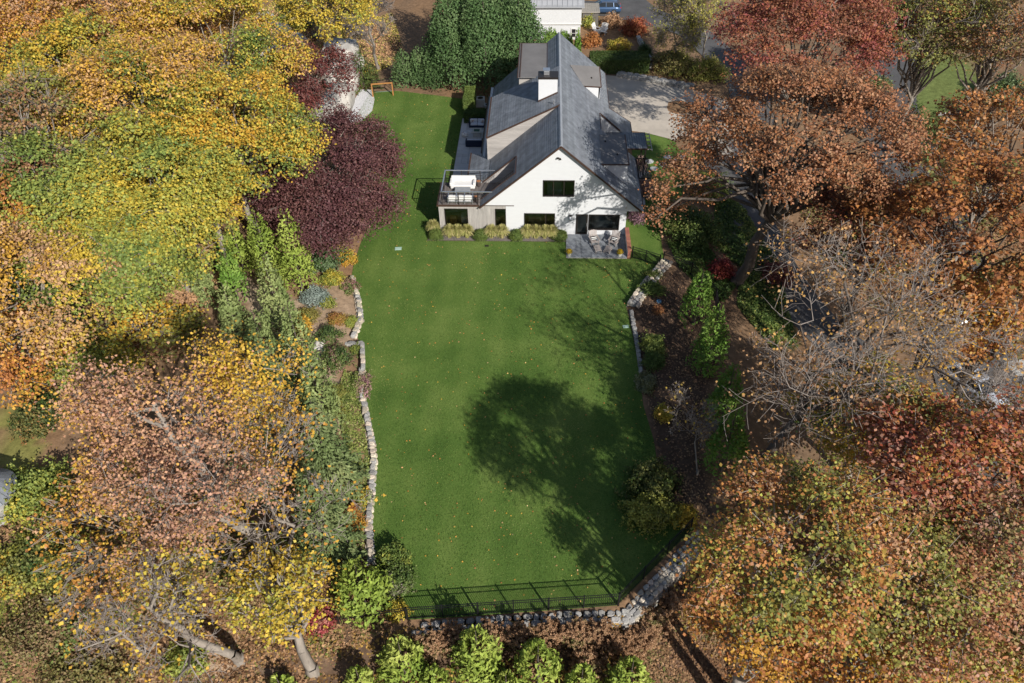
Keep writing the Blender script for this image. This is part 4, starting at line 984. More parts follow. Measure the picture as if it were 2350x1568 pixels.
for k, (x, y) in enumerate(((-6.95, 80.9), (-6.15, 79.9))):
    t = thing('air_conditioner', ('pale box air conditioner with a fan grille behind the clipped hedge', 'smaller pale air conditioner box tight against the house side')[k], 'air conditioner', (x, y, 0)); s = 1 if k == 0 else .7; a = Lb(t)
    a(MB().box(-.45*s, .45*s, -.45*s, .45*s, .05, .85*s), 'case', CONC, .03); a(MB().lathe((0, 0, 0), [(.3*s, .85*s), (.3*s, .88*s)], 16), 'fan_grille', FRAME); a(MB().box(-.5*s, .5*s, -.5*s, .5*s, 0, .06), 'pad', CONC)

# ---- adirondack chairs with footrests
def adirondack(label, loc, rz, m, scale=1.0):
    t = thing('adirondack_chair', label, 'chair', loc, rz); t.scale = (scale,)*3; a = Lb(t)
    for k in range(5):
        y = -.30+k*.115; z = .36-.03*k; a(MB().box(-.27, .27, y-.05, y+.05, z, z+.025), 'seat_slat', m)
    for k in range(6):
        x = -.25+k*.10; top = .98+.10*math.cos((k-2.5)*.55); f = (k-2.5)*.018
        a(MB().bar((x, .22, .25), (x+f*1.6, .56, top), .088, .022, (0, 1, 0)), 'back_slat', m)
    for s in (-1, 1):
        a(MB().box(s*.34-.07, s*.34+.07, -.38, .42, .55, .58), 'arm', m); a(MB().box(s*.31-.02, s*.31+.02, -.34, -.24, 0, .55), 'leg', m)
        a(MB().bar((s*.29, -.36, .32), (s*.29, .48, .05), .03, .11), 'leg', m)
    a(MB().bar((-.33, .40, .50), (.33, .40, .50), .03, .07), 'back_brace', m)
    return t
def footrest(label, loc, rz, m):
    t = thing('footrest', label, 'footrest', loc, rz); a = Lb(t)
    for k in range(6): a(MB().box(-.26, .26, -.33+k*.115, -.23+k*.115, .33-.012*(5-k)**1.5*.9, .355-.012*(5-k)**1.5*.9), 'slat', m)
    for s in (-1, 1):
        a(MB().bar((s*.24, .30, .30), (s*.24, -.36, .16), .03, .08), 'side_rail', m); a(MB().box(s*.24-.02, s*.24+.02, .20, .28, 0, .30), 'leg', m); a(MB().box(s*.24-.02, s*.24+.02, -.30, -.23, 0, .2), 'leg', m)
    return t
STRIPE = None
def stripe():
    m, n, b = _nodes('striped_fabric'); N = n.nodes; tc = N.new('ShaderNodeTexCoord'); w = N.new('ShaderNodeTexWave'); w.inputs['Scale'].default_value = 2.2; w.bands_direction = 'Z'; w.inputs['Distortion'].default_value = 0
    rp = N.new('ShaderNodeValToRGB'); rp.color_ramp.interpolation = 'CONSTANT'; rp.color_ramp.elements[0].color = (.02, .02, .025, 1); rp.color_ramp.elements[1].color = (.7, .7, .68, 1); rp.color_ramp.elements[1].position = .5
    n.links.new(tc.outputs['Object'], w.inputs['Vector']); n.links.new(w.outputs['Fac'], rp.inputs['Fac']); n.links.new(rp.outputs[0], b.inputs['Base Color']); b.inputs['Roughness'].default_value = .9; return m
STRIPE = stripe()
AZ = .10
for k, (x, y, rz, fx, fy, w) in enumerate(((4.33, 55.35, .28, 4.58, 54.35, 'the patio door'), (5.98, 55.30, -.42, 5.45, 54.25, 'the brick wall'))):
    adirondack('weathered teak adirondack chair on the bluestone patio nearer '+w, (x, y, AZ), rz, TEAK)
    footrest('slatted teak footrest set before the chair nearer '+w, (fx, fy, AZ), rz, TEAK)
    t = thing('striped_pillow', 'black and white striped pillow on the chair nearer '+w, 'pillow', (x-.02*math.sin(rz), y-.02, AZ+.37), rz); a = Lb(t)
    p = a(MB().box(-.24, .24, -.07, .07, -.16, .16), 'cover', STRIPE, .05); p.location = (0, .10, .16); p.rotation_euler = (-.45, 0, 0)
# planters
for k, (x, y, w) in enumerate(((2.2, 53.66, 'the open patio corner'), (6.40, 53.66, 'the brick wall end'))):
    t = thing('planter', 'pale round planter with yellow chrysanthemums at '+w, 'planter', (x, y, .09))
    link('pot', None) if False else None
    b = MB().lathe((0, 0, 0), [(.13, 0), (.15, .05), (.19, .34), (.20, .36), (.17, .36), (.16, .30)], 14); b.obj('pot', CLAY, t, world=False, smooth=False)
    rng = np.random.default_rng(60+k); n = 700; d = sph(n); d[:, 2] = np.abs(d[:, 2]); P = d*U(.6, 1, (n, 1))*np.array([.30, .30, .34])+np.array([0, 0, .36])
    V, F = leaf_quads(P, d+rng.normal(size=(n, 3))*.4, .06*U(.7, 1.3, n)); link('flowers', mesh_np('flowers', V, F, LEAF, palette(U(0, 1, n), [(.20, .18, .02), (.50, .33, .01), (.62, .42, .02)])), t, False)
# lawn drains and markers
for (u, v, lb, sx) in ((914, 571, 'pale green square drain cover in the lawn near the purple maple', .28), (1436, 750, 'pale green drain cover beside the right bed edge', .22)):
    p = G(u, v, .04); t = thing('drain_cover', lb, 'drain cover', p, .1); a = Lb(t); a(MB().box(-sx, sx, -sx*.7, sx*.7, 0, .03), 'frame', mat('green_plastic', (.30, .42, .36), .6))
    for k in range(5): a(MB().box(-sx*.8, sx*.8, (-.5+k*.25)*sx-.02, (-.5+k*.25)*sx+.02, .03, .04), 'slat', MATS['green_plastic'])
p = G(1008, 566, .04)
t = thing('drain_cover', 'dark metal drain grate in the lawn before the ornamental grasses', 'drain cover', (-4.75, 55.0, .04)); a = Lb(t); a(MB().box(-.17, .17, -.12, .12, 0, .02), 'frame', FRAME)
for k in range(4): a(MB().box(-.14, .14, -.09+k*.055, -.07+k*.055, .02, .03), 'slat', FRAME)
p = GT(1512, 693); t = thing('irrigation_cover', 'blue round irrigation cover in the mulched bed', 'cover', p); a = Lb(t)
a(MB().lathe((0, 0, 0), [(.2, 0), (.2, .10), (.12, .16)], 12), 'lid', mat('blue_plastic', (.12, .25, .38), .5)); a(MB().lathe((0, 0, .16), [(.05, 0), (.05, .02)], 8), 'cap', FRAME)
# goal frame at the far end of the lawn
t = thing('goal_frame', 'varnished wooden goal frame at the far end of the lawn', 'goal', (-18, 83.0, 0)); a = Lb(t)
for x in (-1.05, 1.15): a(MB().box(x-.06, x+.06, -.06+x*.18, .06+x*.18, 0, 1.5), 'post', GOALW)
a(MB().bar((-1.1, -.19, 1.5), (1.2, .21, 1.5), .12), 'crossbar', GOALW)
for x in (-1.05, 1.15):
    a(MB().bar((x, x*.18, 1.5), (x-.1, .9+x*.18, 1.5), .05), 'top_bar', FRAME); a(MB().bar((x-.1, .9+x*.18, 1.5), (x-.1, 1.1+x*.18, 0), .05), 'back_post', FRAME); a(MB().bar((x, x*.18, .05), (x-.1, 1.1+x*.18, .05), .05), 'ground_bar', FRAME)
a(MB().bar((-1.15, .72, 1.5), (1.05, 1.1, 1.5), .05), 'back_bar', FRAME); a(MB().bar((-1.15, .92, .05), (1.05, 1.3, .05), .05), 'back_bar', ALU)

# ---- trellis of dark beams by the entry
t = thing('trellis', 'black metal trellis of parallel bars beside the entry porch', 'trellis', (8.9, 63.6, 0)); a = Lb(t)
for k in range(8): a(MB().box(-.45+k*.15-.025, -.45+k*.15+.025, -1.9, 1.65, 2.62, 2.70), 'bar', BLACK)
for y in (-1.8, 1.55):
    a(MB().box(-.5, .65, y-.04, y+.04, 2.54, 2.62), 'beam', BLACK)
    for x in (-.45, .6): a(MB().box(x-.03, x+.03, y-.03, y+.03, 0, 2.54), 'post', BLACK)
ngon('entry_path', [(7.6, 61.5), (9.2, 61.5), (9.5, 68), (8.0, 68.2), (7.3, 66)], .05, PALESTONE)

# ================================================================== NEIGHBOURS
nb = thing('neighbour_house', 'white neighbour house with grey seamed metal roof beyond the hedge', 'house', (1.5, 101, -.5))
MB().box(-6, 4.36, 98.6, 106, 2.0, 4.1).obj('wall', WHITE, nb); MB().box(-6, 4.30, 98.72, 106, -1, 2.0).obj('wall', WHITE, nb); MB().box(-6, 4.42, 98.54, 98.62, 1.92, 2.04).obj('trim_band', CUSH, nb)
rf = MB().prism([(-6.2, 98.3, 4.12), (-6.2, 107, 4.12), (-6.2, 107, 7.2), (-6.2, 102.6, 7.2)], (10.85, 0, 0)).obj('roof', NROOF, nb)
for k in range(18): MB().bar((-6.0+k*.62, 98.3, 4.17), (-6.0+k*.62, 102.6, 7.25), .05, .07).obj('seam', NROOF, rf)
for k in range(7): MB().bar((-6.1, 98.45+k*.6, 4.27+k*.43), (4.6, 98.45+k*.6, 4.27+k*.43), .04, .05).obj('snow_rail', NROOF, rf)
MB().box(-6.3, 4.7, 98.2, 98.34, 4.02, 4.2).obj('gutter', NROOF, nb)
w = MB().box(3.15, 3.82, 98.64, 98.72, .25, 1.42).obj('window', CUSH, nb); MB().box(3.25, 3.72, 98.62, 98.66, .35, 1.32).obj('pane', DGLASS, w); MB().box(3.25, 3.72, 98.6, 98.63, .8, .84).obj('sash', CUSH, w)
t = thing('garden_shed', 'low grey flat roofed shed in front of the blue car', 'shed', (5.7, 104, 0)); a = Lb(t)
a(MB().box(-1.0, 1.0, -1.3, 1.3, 0, 1.85), 'wall', mat('shed_wall', (.12, .11, .10), .8)); a(MB().box(-1.15, 1.15, -1.5, 1.5, 1.85, 2.0), 'roof', SHEDR)
for k in range(9): a(MB().box(-1.15+k*.27, -1.13+k*.27, -1.5, 1.5, 2.0, 2.02), 'board_joint', SHEDR)
for k, (x, y, rz) in enumerate(((6.5, 100.6, 1.0), (7.25, 100.4, -.4))):
    adirondack(('pale adirondack chair by the neighbour garden turned to the house', 'pale adirondack chair in the neighbour garden turned to the hedge')[k], (x, y, float(hz(x, y))), rz, CUSH, 1.15)
# left edge: turret and stone walls of another house
p = G(-42, 1118, 5.2)
tw = thing('stone_turret', 'round stone turret with a dark slate cone roof at the left edge', 'turret', (p[0], p[1], 0))
MB().lathe((0, 0, 0), [(1.25, -1), (1.25, 4.6)], 24).obj('wall', STONEG, tw, world=False)
for k in range(24):
    a0, a1 = 2*math.pi*k/24+.01, 2*math.pi*(k+1)/24-.01
    MB().prism([(1.62*math.cos(a0), 1.62*math.sin(a0), 4.75), (1.62*math.cos(a1), 1.62*math.sin(a1), 4.75), (.06*math.cos(a1), .06*math.sin(a1), 6.2), (.06*math.cos(a0), .06*math.sin(a0), 6.2)], (0, 0, .05)).obj('roof_panel', SLATE, tw, world=False)
MB().lathe((0, 0, 0), [(1.3, 4.5), (1.6, 4.72), (.05, 6.15)], 24).obj('roof_core', SLATE, tw, world=False)
stone_wall('stone_wall', 'broad stone wall with grey slabs by the leaf strewn grass at left', [GT(-30, 905), GT(30, 893), GT(72, 868)], 3, 1.7, 2.6, .7, (STONEG, STONE), seed=21, bottom=.5, rowh=(.35, (-1,)))
stone_wall('stone_wall', 'rough pale rubble wall below the turret roof', [GT(-25, 1195), GT(12, 1230), GT(25, 1330)], 2, 1.3, 1.6, .6, seed=22, bottom=-.5, rowh=(.35, (-1, 1)))
# court retaining wall
stone_wall('stone_wall', 'low ledge stone wall at the far side of the gravel court', [(8.4, 88.35), (12, 87.0), (15.9, 85.3)], 2, .9, .45, .8, (STONEG,), seed=23, bottom=-.3, rowh=(.22, (-1,)))
stone_wall('stone_wall', 'mossy garden wall climbing beside the clipped yew hedge', [(12.4, 90.2), (12.2, 94), (11.6, 98)], 1, .6, .5, .7, (STONEG,), seed=24, bottom=-.3)

# ---- rock ledge above the far lawn
def rock(name, label, pts, seed, m=ROCK):
    """pts: list of (x,y,z,r): one displaced mass"""
    r = np.random.default_rng(seed); V = []; F = []; n = 0
    for (x, y, z, rx, ry, rz_) in pts:
        nu, nv = 22, 13; u = np.linspace(0, 2*np.pi, nu, endpoint=False); v = np.linspace(0.02, np.pi-.02, nv)
        A, B = np.meshgrid(u, v); d = np.stack([np.cos(A)*np.sin(B), np.sin(A)*np.sin(B), np.cos(B)], -1).reshape(-1, 3)
        dq = np.sign(d)*np.abs(d)**.62; k = np.zeros(len(d))
        for q in range(7):
            w = r.normal(size=3)*(1.6+q*1.1); k += np.abs(np.sin(d@w+r.uniform(0, 6)))/(1.5+q)
        p = dq*(.82+.20*(k-k.mean()))[:, None]*np.array([rx, ry, rz_])+np.array([x, y, z]); V.append(p)
        i = (np.arange(nv-1)[:, None]*nu+np.arange(nu)[None]); j = (np.arange(nv-1)[:, None]*nu+(np.arange(nu)[None]+1) % nu)
        F.append(np.stack([i, i+nu, j+nu, j], -1).reshape(-1, 4)+n); n += len(p)
    o = link(name, mesh_np(name, np.vstack(V), np.vstack(F), m)); return tag(o, label, 'rock')
def RK(u, v, rx, ry, rz_, dz=0): p = GT(u, v); return (p[0], p[1], p[2]+dz, rx, ry, rz_)
rock('rock_ledge', 'sloping grey rock face rising behind the white gravel strip', [(-22.3, 79.5, .6, 1.9, 4.0, 2.3), (-22.6, 84.5, 1.0, 2.2, 3.4, 2.6), (-23.6, 88.5, 1.6, 2.5, 3.0, 2.8), (-23.0, 75, .6, 2.2, 3.2, 2.2)], 1)
rock('rock_ledge', 'pale weathered ledge high on the slope above the red maple', [RK(625, 85, 2.6, 2.4, 1.6), RK(668, 105, 2.2, 1.8, 1.3), RK(640, 140, 2.4, 2.0, 1.6), RK(600, 55, 2.0, 2.0, 1.2)], 2)
rock('rock_ledge', 'grey ledge with ivy below the tall yellow tree on the slope', [RK(775, 120, 2.4, 2.6, 1.4), RK(800, 150, 2.0, 2.2, 1.4)], 3)
rock('boulder', 'low pale boulders along the dirt path above the rose bed', [RK(735, 790, .5, .9, .4), RK(728, 835, .45, .5, .4), RK(742, 815, .4, .5, .35)], 4)
rock('boulder', 'small pale ledge in the leaf covered left bank', [RK(405, 590, 1.0, .8, .6)], 5)

# ================================================================== VEHICLES
def car(name, label, loc, rz, paint, wagon=True):
    """x forward; body lofted from sections, glass house, wheels"""
    t = thing(name, label, 'car', loc, rz); a = Lb(t); b = MB()
    S = [(-2.35, .70, .38, .72), (-2.28, .84, .30, .92), (-1.6, .90, .24, .98), (0, .92, .22, .96), (.95, .91, .22, .95), (1.7, .88, .24, .86), (2.25, .80, .30, .72), (2.38, .66, .38, .60)]
    prof = lambda w, z0, z1: [(-w*.92, z0), (-w, z0+.18), (-w*.985, z0+(z1-z0)*.65), (-w*.90, z1), (0, z1+.035), (w*.90, z1), (w*.985, z0+(z1-z0)*.65), (w, z0+.18), (w*.92, z0)]
    vs = [(x, y, z) for x, w, z0, z1 in S for y, z in prof(w, z0, z1)]; k = 9
    fs = [(i*k+j, (i+1)*k+j, (i+1)*k+(j+1) % k, i*k+(j+1) % k) for i in range(len(S)-1) for j in range(k)]+[tuple(range(k)), tuple(range((len(S)-1)*k, len(S)*k))[::-1]]
    a(b.add(vs, fs), 'body', paint, smooth=True)
    rear = -2.15 if wagon else -1.75
    cab = [(rear, .74, .95, .99), (rear+.32, .72, .95, 1.42), (-.3, .73, .95, 1.50), (.35, .71, .95, 1.44), (1.1, .70, .93, .97)]
    vs = [(x, y, z) for x, w, z0, z1 in cab for y, z in ((-w*1.14, z0), (-w*.86, z1-.02), (0, z1+.02), (w*.86, z1-.02), (w*1.14, z0))]; k = 5
    fs = [(i*k+j, (i+1)*k+j, (i+1)*k+j+1, i*k+j+1) for i in range(4) for j in range(4)]+[(0, 1, 2, 3, 4), tuple(range(20, 25))[::-1]]
    a(MB().add(vs, fs), 'greenhouse', DGLASS)
    a(MB().add([(x, y, z+.015) for x, w, z0, z1 in cab[1:4] for y, z in ((-w*.88, z1-.03), (0, z1+.02), (w*.88, z1-.03))], [(0, 3, 4, 1), (1, 4, 5, 2), (3, 6, 7, 4), (4, 7, 8, 5)]), 'roof_panel', paint)
    for s in (-1, 1):
        for x0, z0, x1, z1 in ((rear+.02, .98, rear+.34, 1.40), (.38, 1.43, 1.1, .97), (-.35, .97, -.33, 1.46), (-1.35, .97, -1.3, 1.44)):
            a(MB().bar((x0, s*(.83 if z0 < 1.2 else .64), z0), (x1, s*(.64 if z1 > 1.2 else .80), z1), .05, .06), 'pillar', paint)
        a(MB().box(-1.9, .2, s*.60-.02, s*.60+.02, 1.50, 1.54), 'roof_rail', ALU)
        a(MB().box(.62, .78, s*.98-.09, s*.98+.09, .96, 1.08), 'mirror', paint, .03)
        a(MB().box(2.16, 2.34, s*.60-.14, s*.60+.14, .60, .70), 'headlight', CUSHB, .03); a(MB().box(-2.36, -2.20, s*.66-.14, s*.66+.14, .74, .90), 'tail_light', mat('red_lens', (.3, .01, .01), .2), .03)
        for x in (-1.4, 1.42):
            w = MB(); n = 18; vs = [(x+rr*math.cos(2*math.pi*i/n), s*yy, .33+rr*math.sin(2*math.pi*i/n)) for rr, yy in ((.2, .95), (.33, .94), (.33, .72), (.2, .72)) for i in range(n)]
            w.add(vs, [(q*n+i, q*n+(i+1) % n, (q+1)*n+(i+1) % n, (q+1)*n+i) for q in range(3) for i in range(n)])
            ty = a(w, 'wheel', RUBBER); rim = MB(); rim.add([(x+.21*math.cos(2*math.pi*i/n), s*.945, .33+.21*math.sin(2*math.pi*i/n)) for i in range(n)], [tuple(range(n))]); ro = rim.obj('rim', ALU, ty, world=False)
            for q in range(5): MB().bar((x, s*.955, .33), (x+.2*math.cos(q*1.257), s*.955, .33+.2*math.sin(q*1.257)), .03).obj('spoke', RUBBER, ty, world=False)
    a(MB().box(-2.2, 2.2, -.8, .8, .16, .3), 'underbody', RUBBER); a(MB().box(2.3, 2.40, -.4, .4, .40, .56), 'grille', BLACK)
    return t
SK = float(hz(8, 107.6))
car('parked_car', 'steel blue station wagon parked beyond the neighbour garden', (7.55, 107.6, SK+.07), math.pi, carpaint('blue_car_paint', (.045, .095, .19)))
p = GT(2232, 902); car('parked_car', 'silver white car on the street under bare branches', (p[0], p[1], p[2]+.1), R(-62), carpaint('silver_car_paint', (.62, .65, .70)))
p = GT(2176, 712); car('parked_car', 'white car half hidden behind orange oak leaves', (p[0], p[1], p[2]+.1), R(-80), carpaint('white_car_paint', (.72, .73, .75)))

# ---- utility pole with lamp arm
p = G(2187, 250, 8.0); zb = float(hz(p[0], p[1]))
t = thing('utility_pole', 'leaning wooden utility pole with crossarm and white lamp arm', 'pole', (p[0]-.2, p[1], zb)); a = Lb(t)
H_ = 8.0-zb
a(MB().lathe((0, 0, -.4), [(.17, 0), (.12, H_+.4)], 10), 'shaft', BARK); a(MB().box(-.85, .85, -.05, .05, H_-.6, H_-.48), 'crossarm', ALU)
for x in (-.7, -.3, .3, .7): a(MB().lathe((x, 0, H_-.48), [(.05, 0), (.06, .08), (.02, .14)], 8), 'insulator', CONC)
zl_ = H_-4.4
for q in range(5): a(MB().bar((-.1-q*.45, 0, zl_+.28*math.sin(q*.4)), (-.1-(q+1)*.45, 0, zl_+.28*math.sin((q+1)*.4)), .07), 'lamp_arm', ALU)
a(MB().box(-2.75, -2.3, -.1, .1, zl_+.18, zl_+.30), 'lamp_head', ALU, .03)
for (x, z) in ((-.75, H_-.36), (.75, H_-.36)): pass
#==SPLIT==
# ================================================================== VEGETATION
def crown(u, v, z): return G(u, v, z)
def T(label, u, v, zc, r, pal, base=None, dz=0, name='maple_tree', **k):
    """crown centre on the sight line (u,v) at height zc; the trunk stands below it unless a base is given"""
    c = G(u, v, zc)
    if base is None: b = np.array([c[0], c[1], float(hz(c[0], c[1]))])
    else: b = GT(*base)
    r = (r, r, r*.78) if not hasattr(r, '__len__') else r
    return tree(name, label, b, c, r, pal, **k)
# --- wooded hillside on the left
T('golden orange maple at the far upper left corner of the wood', 70, 90, 13, 7.4, [GRN, YEL, GOLD, ORG, TAN], seed=1)
T('orange and tan maple high on the wooded hillside', 300, 60, 13.5, 7.6, [YEL, GOLD, TANB, TAN, ORG], seed=2, name='maple_tree')
T('yellow green maple beside the weathered rock ledge', 500, 130, 12, (6.3, 7, 5), [GRN, YGR, YEL, GOLD, TAN], seed=3, psc=.3)
T('thinning maple with grey branches and few tan leaves', 95, 330, 12.5, 6.2, [BRN, TANB, OLIV, YGR], seed=4, dens=.9, twigs=4, leaf=.2)
T('bright yellow maple with orange tips in mid hillside', 320, 250, 12.5, 6.3, [GRN, YEL, GOLD, TAN, GOLD], seed=5)
T('green maple turning yellow next to the purple maple', 520, 320, 11, (6.2, 6.8, 5), [GRN, GRN, YGR, YEL, GOLD], seed=6)
T('mostly green maple above the turret garden', 140, 490, 10.5, 6.0, [GRN, LGR, YGR, YEL], seed=7)
T('green and yellow spreading maple at the wood centre', 345, 440, 11, 6.0, [GRN, LGR, YGR, YEL, YGR], seed=8)
T('lemon yellow maple overhanging the light green conifers', 468, 440, 8.5, (3.4, 3.2, 2.6), [YGR, YEL, YEL, GOLD], seed=9)
T('rusty orange maple at the left border behind green leaves', 5, 540, 10.5, 4.2, [GOLD, ORG, RUST, TAN], seed=10)
T('broad pale green maple over the leaf covered bank', 235, 600, 8.5, (5.8, 5.6, 4.2), [GRN, LGR, YGR, YGR, YEL], seed=11)
T('pale gold maple with tan edges leaning from the left border', 55, 680, 9.5, (5.6, 5.4, 4.2), [YEL, YEL, TAN, TAN, GOLD], seed=12)
T('small lemon maple sapling by the left dark fence', 432, 505, 5.5, (2.0, 1.8, 1.4), [LGR, YEL, YEL], seed=13, trunk=.12)
T('orange maple low at the left border above the stone wall', 15, 815, 7.5, 3.4, [GRN, GOLD, ORG, RUST], seed=14)
T('young green maple below the pale gold maple', 215, 850, 4.5, (2.6, 2.2, 1.8), [GRN, LGR, YGR, YEL], seed=15, trunk=.12)
T('yellow green tree with a bare pale trunk on the rock slope', 745, 18, 12, (5.5, 4.5, 3.5), [GRN, YGR, YEL, YEL], base=(722, 84), seed=16, dens=1.3)
T('orange brown undergrowth maple left of the spruces', 330, 770, 3.5, (3.4, 3.0, 2.2), [BRN, OLIV, YGR, GOLD], seed=17, dens=1.5, trunk=.12, leaf=.2)
T('dense yellow maple in the corner beyond the turret trees', 180, 190, 12.5, 5.5, [GRN, YGR, YEL, GOLD], seed=18)
T('green gold maple filling the hillside above the fence', 385, 545, 8.2, (3.8, 3.6, 3.0), [GRN, YGR, YEL, LGR], seed=19)
# --- purple and red maples
c = G(765, 400, 6.0)
T('large purple leaved maple leaning over the left lawn edge', 762, 428, 5.2, (6.3, 9.6, 4.8), [PURP, PURP, PURB, (.15, .06, .06), PURP], base=(717, 560), seed=30, leaf=.155, dens=2.3, psc=.3, spray=.6, lumps=60, lr=.27, twigs=1.5)
T('darker red maple standing behind the purple maple', 702, 180, 7.0, (4.0, 5.0, 3.2), [DRED, (.18, .07, .055), PURP, DRED], seed=31, leaf=.18, dens=1.7)
# --- lower left maples with bare limbs
bare_tree('maple_tree', 'tall half bare maple with pinkish tan leaves and pale trunk', GT(612, 1328), G(355, 930, 12.5), .36, 4, .60, 7, leaf=[PINK, TAN, PINK, GOLD, YEL, GOLD], nleaf=20000, seed=40, limblen=.58, up=.12, lsz=.15, lsp=.42, first=.3)
T('gold leaved maple behind the leaning trunk', 320, 1215, 5.5, (5.4, 4.2, 2.8), [LGR, YEL, GOLD, ORG, TAN], base=(640, 1345), seed=41, dens=.7, twigs=3.5, trunk=.2)
T('yellow maple with a thick curved trunk by the bottom fence', 640, 1370, 5.0, (2.8, 2.3, 1.7), [YGR, YEL, YEL, GOLD], base=(718, 1540), seed=42, dens=1.0, twigs=2, trunk=.32, leaf=.17)
bare_tree('leaning_tree', 'leaning pale trunk with long bare branches over the litter', GT(548, 1512), G(330, 1385, 7.5), .28, 4, .6, 6, leaf=[YGR, YEL, GOLD], nleaf=900, seed=1, limblen=.62, up=.05)
bare_tree('slim_tree', 'slim pale young tree with gold leaf tufts before the spruces', GT(666, 1325), G(615, 1060, 9), .13, 4, .55, 6, leaf=[YEL, GOLD, ORG], nleaf=1100, seed=2)
bare_tree('bare_sapling', 'thin leafless sapling in scrub at the bottom left', GT(330, 1500), G(180, 1400, 5), .09, 4, .6, 6, seed=3)
bare_tree('grey_tree', 'grey leafless tree on the slope left of the dark cypresses', GT(868, 160), G(846, 20, 8.5), .2, 4, .5, 9, seed=4, limblen=.6)
# --- oaks and maples to the right
T('deep red oak crown above the upper street', 1860, 75, 12, (7.2, 6.8, 5.0), [DRED, CRIM, RUST, (.30, .11, .08), BRN], base=None, seed=50, dens=1.8)
ob = GT(1690, 648)
T('massive copper brown oak with a forked dark trunk by the driveway', 1845, 315, 13, (8.6, 7.0, 4.6), [BRN, RUST, (.38, .19, .11), TANB, RUST], base=(1690, 648), seed=51, leaf=.17, dens=1.3, trunk=.5, bark=BARKD, twigs=3, fork=.25, lumps=48, lr=.27, extra=[(*G(1610, 430, 7.5), 1.5), (*G(1560, 470, 6.0), 1.1), (*G(1640, 350, 9), 1.8), (*G(1590, 300, 10), 1.6), (*G(1535, 430, 10), 1.5), (*G(1565, 380, 11), 1.6), (*G(1520, 490, 8.5), 1.1), (*G(1600, 380, 11.5), 1.5)])
T('dark rust oak filling behind the forked trunk', 2010, 530, 8.0, (4.8, 4.2, 3.2), [BRN, DRED, RUST, BRN], seed=52, leaf=.17, dens=1.1, bark=BARKD, twigs=2.4)
T('orange rust oak over the street corner', 2230, 560, 10.5, (6.4, 6.4, 4.8), [BRN, RUST, ORG, RUST, OLIV], seed=53, leaf=.23, dens=1.5, bark=BARKD, twigs=1.6)
T('orange leaved oak near the utility pole at the right border', 2310, 330, 11, (5.2, 5.0, 4.0), [OLIV, RUST, ORG, TANB], seed=54, leaf=.23, dens=1.2, twigs=2)
T('olive green sparse tree over the small grass patch', 2140, 70, 11, (6.0, 5.0, 4.2), [OLIV, (.24, .24, .08), YGR, RUST], seed=55, dens=1.1, twigs=2.5)
T('brown and grey thinning tree in the far right corner', 2300, 70, 12, (6.2, 6.0, 4.8), [BRN, OLIV, TANB, RUST], seed=56, dens=1.0, twigs=4)
T('rusty maple between the red oak and the olive tree', 2010, 60, 9, (4.2, 4.0, 3.2), [RUST, ORG, RED, RUST], seed=57, dens=1.8)
T('orange yellow oak leaning over the sidewalk', 2290, 720, 7.5, (4.4, 3.6, 3.0), [RUST, ORG, GOLD, OLIV], seed=58, dens=1.5, bark=BARKD)
T('golden yellow maple beneath the bare forked tree', 1995, 965, 4.5, (4.2, 4.2, 3.2), [DGR, YGR, YEL, GOLD, YEL], seed=60, dens=1.6)
T('red orange maple glowing at the right border', 2190, 1090, 10, (4.7, 4.7, 3.8), [OLIV, ORG, RED, PINK, RUST], seed=61, dens=1.7, psc=.7)
T('mixed orange and green maple above the bottom right slope', 1830, 1270, 12, (3.8, 4.0, 3.2), [OLIV, YGR, ORG, RUST, TAN], seed=62, leaf=.15, dens=1.5, psc=.8)
T('olive and rust maple in the bottom right mass', 2060, 1340, 10, (4.3, 4.2, 3.4), [OLIV, YGR, TANB, RUST, PINK], seed=63, leaf=.15, dens=1.6, psc=.8)
T('rosy brown maple at the lower right border', 2275, 1310, 9, (4.0, 4.2, 3.4), [PINK, OLIV, TANB, RED, YGR], seed=64, leaf=.15, dens=1.6, psc=.8)
T('orange gold maple drooping towards the bottom right slope', 1745, 1440, 7.0, (2.7, 2.6, 2.2), [YGR, ORG, RUST, GOLD], seed=65, leaf=.15, dens=1.3)
T('gold and orange maple at the bottom border right', 1960, 1500, 7.0, (3.0, 2.8, 2.3), [YGR, GOLD, ORG, RUST], seed=66, leaf=.15, dens=1.5)
T('yellow green maple over the bottom right asphalt', 2200, 1470, 6.0, (3.5, 2.6, 2.4), [OLIV, YGR, GOLD, ORG], seed=67, leaf=.18, dens=1.6)
bare_tree('forked_tree', 'dark forked tree nearly bare beside the driveway bank', GT(1722, 1110), G(2010, 760, 11.5), .36, 4, .66, 6, bark=BARKD, leaf=[BRN, TANB, GOLD], nleaf=5000, seed=5, limblen=.80, up=.16, first=.28, lsz=.16)
bare_tree('grey_tree', 'pale grey bare tree between driveway and street', GT(1880, 880), G(1930, 650, 7.5), .16, 4, .55, 5, leaf=[BRN, TANB], nleaf=500, seed=6)
bare_tree('bare_sapling', 'thin bare sapling arching across the right mulched bed', GT(1600, 1090), G(1590, 930, 3.6), .06, 4, .62, 5, leaf=[YEL, PINK], nleaf=160, seed=7)
bare_tree('grey_tree', 'silvery bare branches at the right border by the silver car', GT(2345, 1080), G(2340, 880, 7), .16, 4, .65, 7, seed=8)
bare_tree('bare_sapling', 'small bare tree under the bottom right maples', GT(1880, 1600), G(1900, 1500, 3.5), .08, 4, .65, 6, seed=9)
bare_tree('slim_tree', 'slim dark trunk leaning across the far grass patch', GT(2000, 300), G(2100, 120, 10), .22, 3, .5, 5, bark=BARKD, leaf=[OLIV, YGR], nleaf=900, seed=10)
bare_tree('birch_tree', 'pale birch with thin yellow leaves beside the upper street', GT(1620, 165), G(1600, 20, 7.5), .12, 4, .5, 8, leaf=[YGR, (.42, .36, .10), YEL], nleaf=4200, seed=11)
